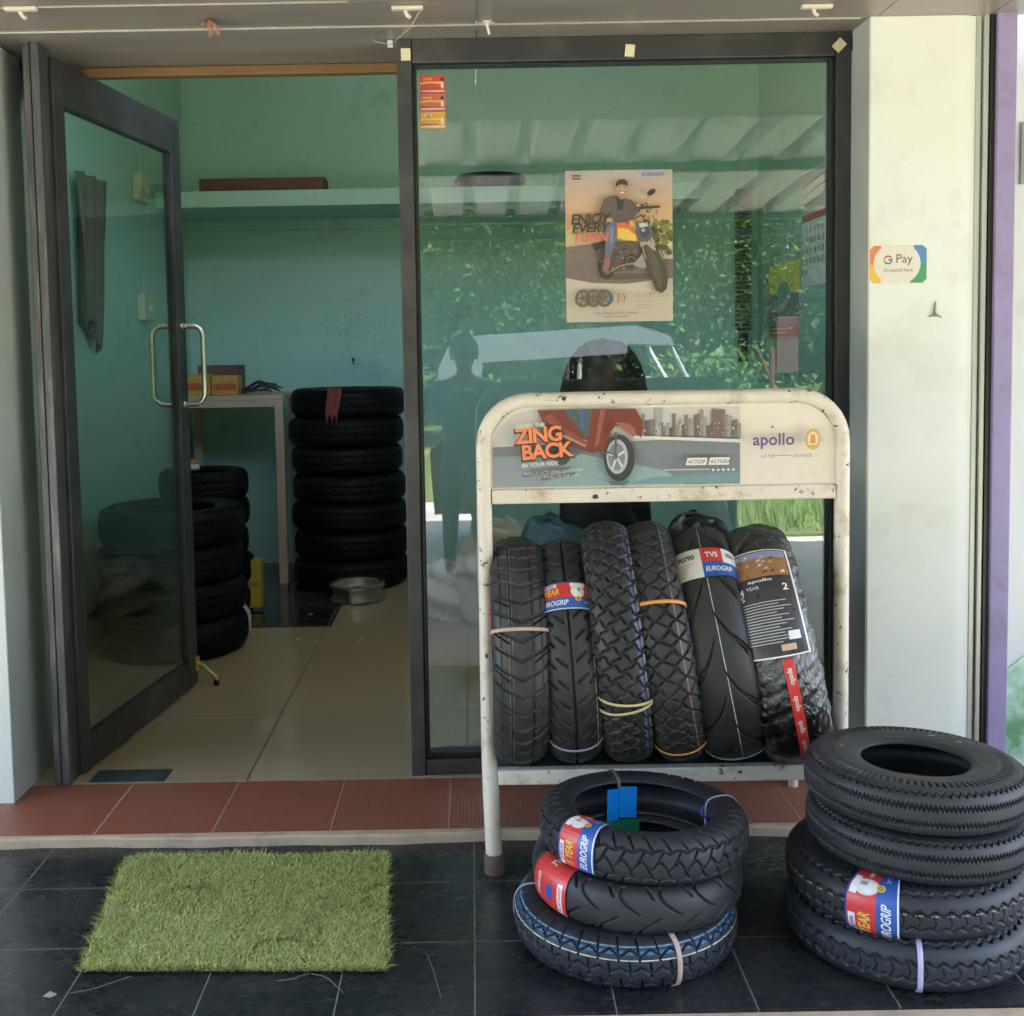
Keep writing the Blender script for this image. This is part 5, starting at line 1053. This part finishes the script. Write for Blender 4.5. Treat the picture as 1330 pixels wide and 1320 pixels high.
for y in (-1.3, -2.6): b = MB(); b.box(-3.2, 3.6, y + 4 - .03, y + 4 + .03, .0 - (-1.2 - y) * .065, .055 - (-1.2 - y) * .065, ch=.003); b.build("purlin", M_pur, aw)
b = MB(); b.box(-3.2, 3.6, -.29, -.23, -.30, -.26); b.box(-3.2, 3.6, -.29, -.23, -.18, -.14)
for k in range(14): x = -3.1 + k * .5; b.box(x, x + .03, -.27, -.25, -.26, -.18)
b.build("edge_truss", M_pur, aw)
for x in (-3.1, 3.5):
    b = MB(); b.tube([(x, -.26, -2.74), (x, -.26, -.25)], .045, 12); b.build("post", M_pur, aw, smooth=40)
# auto rickshaw side-on
rk = empty("auto_rickshaw", (at(760, 455, 5.4)[0], -5.5, -.14), label="maroon auto rickshaw with grey canopy parked on the road behind the viewer", cat="rickshaw")
M_mar = mat("maroon_paint", (.16, .018, .02), .3, .1, .1); M_can = mat("grey_canopy_vinyl", (.16, .19, .21), .55, bmp=.4, bscale=12)
body = [(-1.25, .35), (.9, .35), (1.25, .75), (1.22, 1.0), (.95, 1.02), (.55, .5), (-.1, .5), (-.12, .95), (-1.1, 1.0), (-1.28, .85)]
b = MB(); b.prism(body, -.6, .6, 'y'); b.build("body", M_mar, rk)
can = [(-1.15, .98), (-1.2, 1.5), (-1.12, 1.68), (-.9, 1.76), (.35, 1.82), (.62, 1.74), (.66, 1.66), (.3, 1.68), (.28, 1.6), (-.85, 1.55), (-.88, 1.02)]
b = MB(); b.prism(can, -.62, .62, 'y'); b.build("canopy", M_can, rk)
b = MB()
for y in (-.58, .58): b.tube([(.98, y * .8, 1.0), (.62, y, 1.68)], .022, 8); b.tube([(-.1, y, .95), (-.08, y, 1.64)], .02, 8)
b.tube([(.62, -.58, 1.68), (.62, .58, 1.68)], .022, 8); b.tube([(.98, -.464, 1.0), (.98, .464, 1.0)], .02, 8); b.tube([(-.1, -.58, .96), (-.1, .58, .96)], .02, 8); b.tube([(-.1, .58, 1.02), (.98, .464, 1.02)], .015, 8); b.build("windshield_frame", mat("pale_frame", (.5, .52, .5), .4, .3), rk)
for (x, y) in ((-.75, -.52), (-.75, .52), (1.0, 0)):
    wt = empty("wheel", (x, y, .22)); wt.parent = rk; Mx = Matrix.Rotation(PI / 2, 4, 'X'); b = MB(); b.lathe([(.12, -.05), (.2, -.055), (.22, -.03), (.22, .03), (.2, .055), (.12, .05)], 28, M=Mx, closed=True); b.build("tyre", M_black, wt, smooth=50); b = MB(); b.lathe([(0, -.03), (.12, -.04), (.12, .04), (0, .03)], 20, M=Mx); b.build("rim", M_steel, wt, smooth=40)
b = MB(); b.box(-1.0, -.35, -.5, .5, .5, .78, ch=.04); b.box(-1.08, -.9, -.5, .5, .78, 1.25, ch=.04); b.box(-.05, .3, -.25, .25, .5, .72, ch=.03); b.build("seat", M_black, rk)
b = MB(); b.tube([(.95, 0, .9), (.78, 0, 1.1)], .02, 8); b.tube([(.74, -.28, 1.1), (.8, 0, 1.12), (.74, .28, 1.1)], .014, 8); b.build("handlebar", M_black, rk)
b = MB(); b.lathe([(0, .05), (.06, .04), (.08, 0), (.08, -.03)], 20, M=Matrix.Translation((1.24, 0, .9)) @ Matrix.Rotation(PI / 2, 4, 'Y')); b.build("headlight", M_steel, rk, smooth=40)
def person(name, loc, J, E, label, shirt, trous, head_z, waist_z, rotz=0, skin=(.20, .11, .07), sc=1):
    """one skinned figure; clothing tint by height on the one body mesh"""
    me = bpy.data.meshes.new("body"); me.from_pydata([p[0] for p in J], E, []); o = bpy.data.objects.new("body", me); COL.objects.link(o)
    root = empty(name, loc, (0, 0, rotz), label, "person"); o.parent = root; sk = o.modifiers.new("k", 'SKIN'); o.modifiers.new("s", 'SUBSURF').levels = 2; o.modifiers["s"].render_levels = 2
    for i, p in enumerate(J): o.data.skin_vertices[0].data[i].radius = (p[1], p[1] * (p[2] if len(p) > 2 else 1))
    o.data.skin_vertices[0].data[0].use_root = True
    m, t, bs = new_mat("figure"); co = objco(t); sx = N(t, "ShaderNodeSeparateXYZ"); L(t, co, sx.inputs[0]); c = mixc(t, math_n(t, 'GREATER_THAN', sx.outputs[2], waist_z), trous, shirt); c = mixc(t, math_n(t, 'GREATER_THAN', sx.outputs[2], head_z), c, skin); L(t, c, bs.inputs['Base Color']); bs.inputs['Roughness'].default_value = .8
    me.materials.append(m); return root
def hands(root, pts, skin):
    for (h, d) in pts:
        h = Vector(h); b = MB()
        for k, (ox, l) in enumerate(((-.03, .06), (-.012, .075), (.008, .07), (.026, .055))): b.tube([h + Vector((ox, 0, 0)), h + Vector((ox * 1.1, d * l * .5, .02)), h + Vector((ox * 1.1, d * l, .0))], [.010, .009, .007], 8)
        b.tube([h + Vector((.03, 0, -.01)), h + Vector((.055, d * .02, .01)), h + Vector((.05, d * .045, .025))], [.011, .010, .008], 8); b.build("fingers", skin, root, smooth=60)
J = [((0, 0, .93), .15, .75), ((0, 0, 1.12), .145, .7), ((0, .01, 1.34), .17, .65), ((0, .02, 1.46), .06), ((0, .03, 1.52), .055), ((0, .04, 1.60), .095, 1.1), ((0, .04, 1.67), .07, 1.1),
     ((.19, .0, 1.38), .06), ((.25, .1, 1.15), .05), ((.08, .33, 1.30), .036), ((.05, .38, 1.34), .04), ((-.19, .0, 1.38), .06), ((-.25, .1, 1.15), .05), ((-.08, .33, 1.30), .036), ((-.05, .38, 1.34), .04),
     ((.1, 0, .84), .1), ((.12, .02, .48), .07), ((.13, .0, .10), .05), ((.13, .12, .04), .045, .7), ((-.1, 0, .84), .1), ((-.12, .02, .48), .07), ((-.13, .0, .10), .05), ((-.13, .12, .04), .045, .7)]
E = [(0, 1), (1, 2), (2, 3), (3, 4), (4, 5), (5, 6), (2, 7), (7, 8), (8, 9), (9, 10), (2, 11), (11, 12), (12, 13), (13, 14), (0, 15), (15, 16), (16, 17), (17, 18), (0, 19), (19, 20), (20, 21), (21, 22)]
SKN = mat("skin", (.20, .11, .07), .55)
pr = person("person", (-.06, -4.27, -.14), J, E, "person in a dark shirt and trousers standing on the road and holding up a phone", (.05, .08, .09), (.03, .03, .035), 1.48, .95)
hands(pr, (((.05, .39, 1.36), 1), ((-.05, .39, 1.36), 1)), SKN)
b = MB(); b.lathe([(0, 1.76), (.06, 1.75), (.1, 1.70), (.108, 1.64), (.1, 1.58), (.09, 1.60)], 20, M=Matrix.Translation((0, .025, 0))); b.build("hair", M_black, pr, smooth=60)
b = MB(); b.box(-.04, .04, .415, .424, 1.42, 1.57, ch=.003); o = b.build("phone", M_black, None); o.location = (-.06, -4.27, -.14); tag(o, "black phone held up by the standing person", "phone")
J2 = [((0, 0, .82), .15, .8), ((-.02, 0, 1.05), .15, .75), ((0, 0, 1.25), .17, .7), ((.02, 0, 1.36), .06), ((.04, 0, 1.42), .055), ((.06, 0, 1.50), .095), ((.06, 0, 1.57), .07),
      ((.02, .19, 1.28), .06), ((.15, .25, 1.08), .05), ((.42, .26, 1.10), .036), ((.48, .26, 1.12), .04), ((.02, -.19, 1.28), .06), ((.15, -.25, 1.08), .05), ((.42, -.26, 1.10), .036), ((.48, -.26, 1.12), .04),
      ((.1, .1, .80), .1), ((.45, .14, .82), .075), ((.50, .14, .56), .05), ((.6, .14, .53), .04, .7), ((.1, -.1, .80), .1), ((.45, -.14, .82), .075), ((.50, -.14, .56), .05), ((.6, -.14, .53), .04, .7)]
dr = person("person", (rk.location.x + .15, -5.5, -.14), J2, E, "driver in a dark shirt seated at the rickshaw's handlebar", (.03, .025, .03), (.04, .04, .05), 1.38, .9)
hands(dr, (((.5, .26, 1.12), 1), ((.5, -.26, 1.12), -1)), SKN)
# red sign post on the verge
sx_ = (1010 - 612) / F_PX * 12.6
sp = empty("road_sign", (sx_, -9.0, -.12), label="small faded red board on a dark pole on the grass verge across the road", cat="sign")
b = MB(); b.tube([(0, 0, 0), (0, 0, 1.6)], .035, 10); b.tube([(0, 0, 1.2), (-.18, 0, 1.6)], .02, 8); b.build("pole", mat("dark_red_pole", (.10, .03, .02), .5), sp, smooth=40)
b = MB(); b.box(.05, .30, -.02, .02, 1.3, 1.95, ch=.01); b.build("board", mat("faded_red_board", (.07, .02, .018), .6, var=.3, scale=5), sp)
# leafy growth
def leaves(c, rad, n, size, seed, dens=.5):
    r = np.random.default_rng(seed); k = max(8, n // 220); cc = r.normal(size=(k, 3)); cc /= np.linalg.norm(cc, axis=1)[:, None]; cc *= r.uniform(.35, 1.0, (k, 1)); cc = cc * np.array(rad) + np.array(c)
    idx = r.integers(0, k, n); p = cc[idx] + r.normal(size=(n, 3)) * np.array(rad) * .16
    a = r.normal(size=(n, 3)); a /= np.linalg.norm(a, axis=1)[:, None]; b_ = np.cross(a, r.normal(size=(n, 3))); b_ /= np.linalg.norm(b_, axis=1)[:, None]; s = (size * r.uniform(.6, 1.4, n))[:, None]
    return np.stack([p - a * s, p + b_ * s * .45, p + a * s, p - b_ * s * .45], 1).reshape(-1, 3)
def leaf_mat(c1, c2):
    m, t, bs = new_mat("leaf"); co = objco(t); c = mixc(t, noise(t, co, 1.3, 6, .7), c1, c2); L(t, c, bs.inputs['Base Color']); bs.inputs['Roughness'].default_value = .85; bs.inputs['Specular IOR Level'].default_value = .12; return m
LM = [leaf_mat((.025, .05, .014), (.075, .115, .03)), leaf_mat((.04, .08, .02), (.12, .18, .04))]
def foliage(name, V, m, parent):
    F = np.arange(len(V)).reshape(-1, 4); me = bpy.data.meshes.new(name); me.vertices.add(len(V)); me.vertices.foreach_set('co', V.astype(np.float32).ravel()); me.loops.add(F.size); me.loops.foreach_set('vertex_index', F.astype(np.int32).ravel()); me.polygons.add(len(F)); me.polygons.foreach_set('loop_start', np.arange(0, F.size, 4, dtype=np.int32)); me.update(calc_edges=True); me.materials.append(m)
    o = bpy.data.objects.new(name, me); COL.objects.link(o); o.parent = parent; return o
M_bark = mat("bark", (.10, .075, .05), .9, bmp=.6, bscale=20)
trees = [(-7, -15, 6, "tall leafy tree standing far left across the road"), (-3, -17, 7, "broad leafy tree left of centre across the road"), (.5, -15.5, 6, "leafy tree straight across the road"), (4, -17, 7.5, "tallest leafy tree right of centre across the road"), (7.5, -15, 6, "leafy tree far right across the road"), (11.5, -17, 7, "leafy tree beyond the far right one"), (-12, -17, 7, "leafy tree at the far left end of the row")]
for i, (x, y, h, lab) in enumerate(trees):
    t_ = empty("leafy_tree", (x, y, -.12), label=lab, cat="tree", group="trees across the road"); b = MB()
    b.tube([(0, 0, 0), (.1, .05, h * .3), (-.05, 0, h * .55), (.1, 0, h * .8)], [.2, .15, .1, .04], 10)
    for k in range(6): a = k * 1.1 + i; b.tube([(0, 0, h * (.3 + .06 * k)), (h * .16 * math.cos(a), h * .16 * math.sin(a), h * (.5 + .05 * k)), (h * .26 * math.cos(a), h * .26 * math.sin(a), h * (.6 + .06 * k))], [.08, .05, .02], 8)
    b.build("trunk", M_bark, t_, smooth=60); foliage("crown", leaves((0, 0, h * .60), (h * .38, h * .34, h * .40), 30000, .06, 100 + i), LM[i % 2], t_)
r = np.random.default_rng(77); nW = 60000; pw = np.column_stack([r.uniform(-34, 34, nW), -22 + r.normal(size=nW) * 1.2, r.random(nW) * 9.5]); pw[:, 2] += 1.2 * np.sin(pw[:, 0] * .5) * (pw[:, 2] / 9); a = r.normal(size=(nW, 3)); a /= np.linalg.norm(a, axis=1)[:, None]; b_ = np.cross(a, r.normal(size=(nW, 3))); b_ /= np.linalg.norm(b_, axis=1)[:, None]
g = foliage("woodland", np.stack([pw - a * .3, pw + b_ * .16, pw + a * .3, pw - b_ * .16], 1).reshape(-1, 3), LM[0], None); g['kind'] = 'stuff'; g['label'] = "dense dark green wood far behind the row of trees"
for i, (x, y, r_) in enumerate(((-5.5, -11.6, 1.2), (-2.6, -12, 1.3), (.6, -11.8, 1.0), (3.6, -11.5, 1.3), (6.4, -12, 1.4), (9.2, -11.6, 1.2))):
    t_ = empty("bush", (x, y, -.12), label="green bush on the verge across the road, number".replace(", number", "") + [" at far left", " left of centre", " straight opposite the door", " right of centre", " at right", " at far right"][i], cat="bush", group="bushes on the verge")
    foliage("foliage", leaves((0, 0, r_ * .55), (r_, r_ * .6, r_ * .65), 6000, .06, 300 + i), LM[1], t_); b = MB(); b.tube([(0, 0, 0), (.05, 0, r_ * .6)], [.04, .02], 6); b.build("stem", M_bark, t_)
nb_ = 30000; r = np.random.default_rng(5); p = np.column_stack([r.uniform(-9, 11, nb_), -8.3 - r.random(nb_) ** 1.3 * 4.5, np.full(nb_, -.12)]); a = r.uniform(0, 6.28, nb_); wv = np.column_stack([np.cos(a), np.sin(a), 0 * a]) * .006; tp = np.column_stack([r.normal(size=nb_) * .04, r.normal(size=nb_) * .04, r.uniform(.06, .22, nb_)])
p2 = p[:9000].copy(); p2[:, 0] = r.uniform(2.0, 11, 9000); p2[:, 1] = r.uniform(-8.2, -5.7, 9000); p2[:, 2] = -.115; p[:9000] = p2
V = np.stack([p - wv, p + wv, p + tp * .6 + wv * .7, p + tp], 1).reshape(-1, 3); g = foliage("verge_grass", V, leaf_mat((.14, .22, .05), (.24, .32, .08)), None); g['kind'] = 'stuff'; g['label'] = "long green grass along the far side of the road"

# litter on the pavement and shop floor
def straw(P0, P1, bend, label, grp):
    a, c = Vector(atz(*P0, .002)), Vector(atz(*P1, .002)); m_ = (a + c) / 2 + Vector((0, bend, 0)); b = MB(); b.tube([a, a.lerp(m_, .6) + Vector((0, bend * .2, 0)), m_, c.lerp(m_, .5), c], .0008, 5); return tag(b.build("grass_straw", STRW), label, "straw", grp)
STRW = mat("dry_straw", (.22, .21, .14), .7)
straw((92, 1290), (170, 1268), -.01, "longest dry straw curving out from the mat's front left corner", "loose straws by the mat")
straw((405, 1265), (446, 1290), .02, "dry straw lying at the mat's front right part", "loose straws by the mat")
straw((360, 1274), (402, 1264), -.008, "short dry straw along the mat's front edge right of its middle", "loose straws by the mat")
straw((555, 1240), (573, 1296), .012, "bent dry straw on the tiles between the mat and the left tyre pile", "loose straws by the mat")
p = atz(66, 1294, 0); b = MB(); b.add([(p[0] - .018, p[1] - .004, .002), (p[0] - .004, p[1] + .008, .008), (p[0] + .014, p[1] + .003, .003), (p[0] + .002, p[1] - .009, .002), (p[0], p[1], .004)], [(0, 1, 4), (1, 2, 4), (2, 3, 4), (3, 0, 4)]); o = b.build("dry_leaf", mat("grey_leaf", (.30, .29, .24), .8)); md = o.modifiers.new("s", 'SOLIDIFY'); md.thickness = .001
tag(o, "small pale dry leaf on the tiles at the bottom left", "leaf")
PBT = mat("white_paper_bit", (.6, .58, .5), .8)
for (u, v, lab) in ((386, 831, "paper scrap nearest the black floor tiles"), (411, 834, "paper scrap beside the long floor joint"), (467, 832, "paper scrap on the beige tiles toward the frame post"), (403, 798, "paper scrap on the black floor tiles")):
    p = atz(u, v, FZ); b = MB(); r = .012; b.prism([(p[0] - r, p[1] - r), (p[0] + r * .9, p[1] - r * .6), (p[0] + r * 1.2, p[1] + r), (p[0] - r * .4, p[1] + r * .8)], FZ + .001, FZ + .003, 'z'); tag(b.build("paper_scrap", PBT), "tiny white " + lab, "paper", "paper scraps on the shop floor")
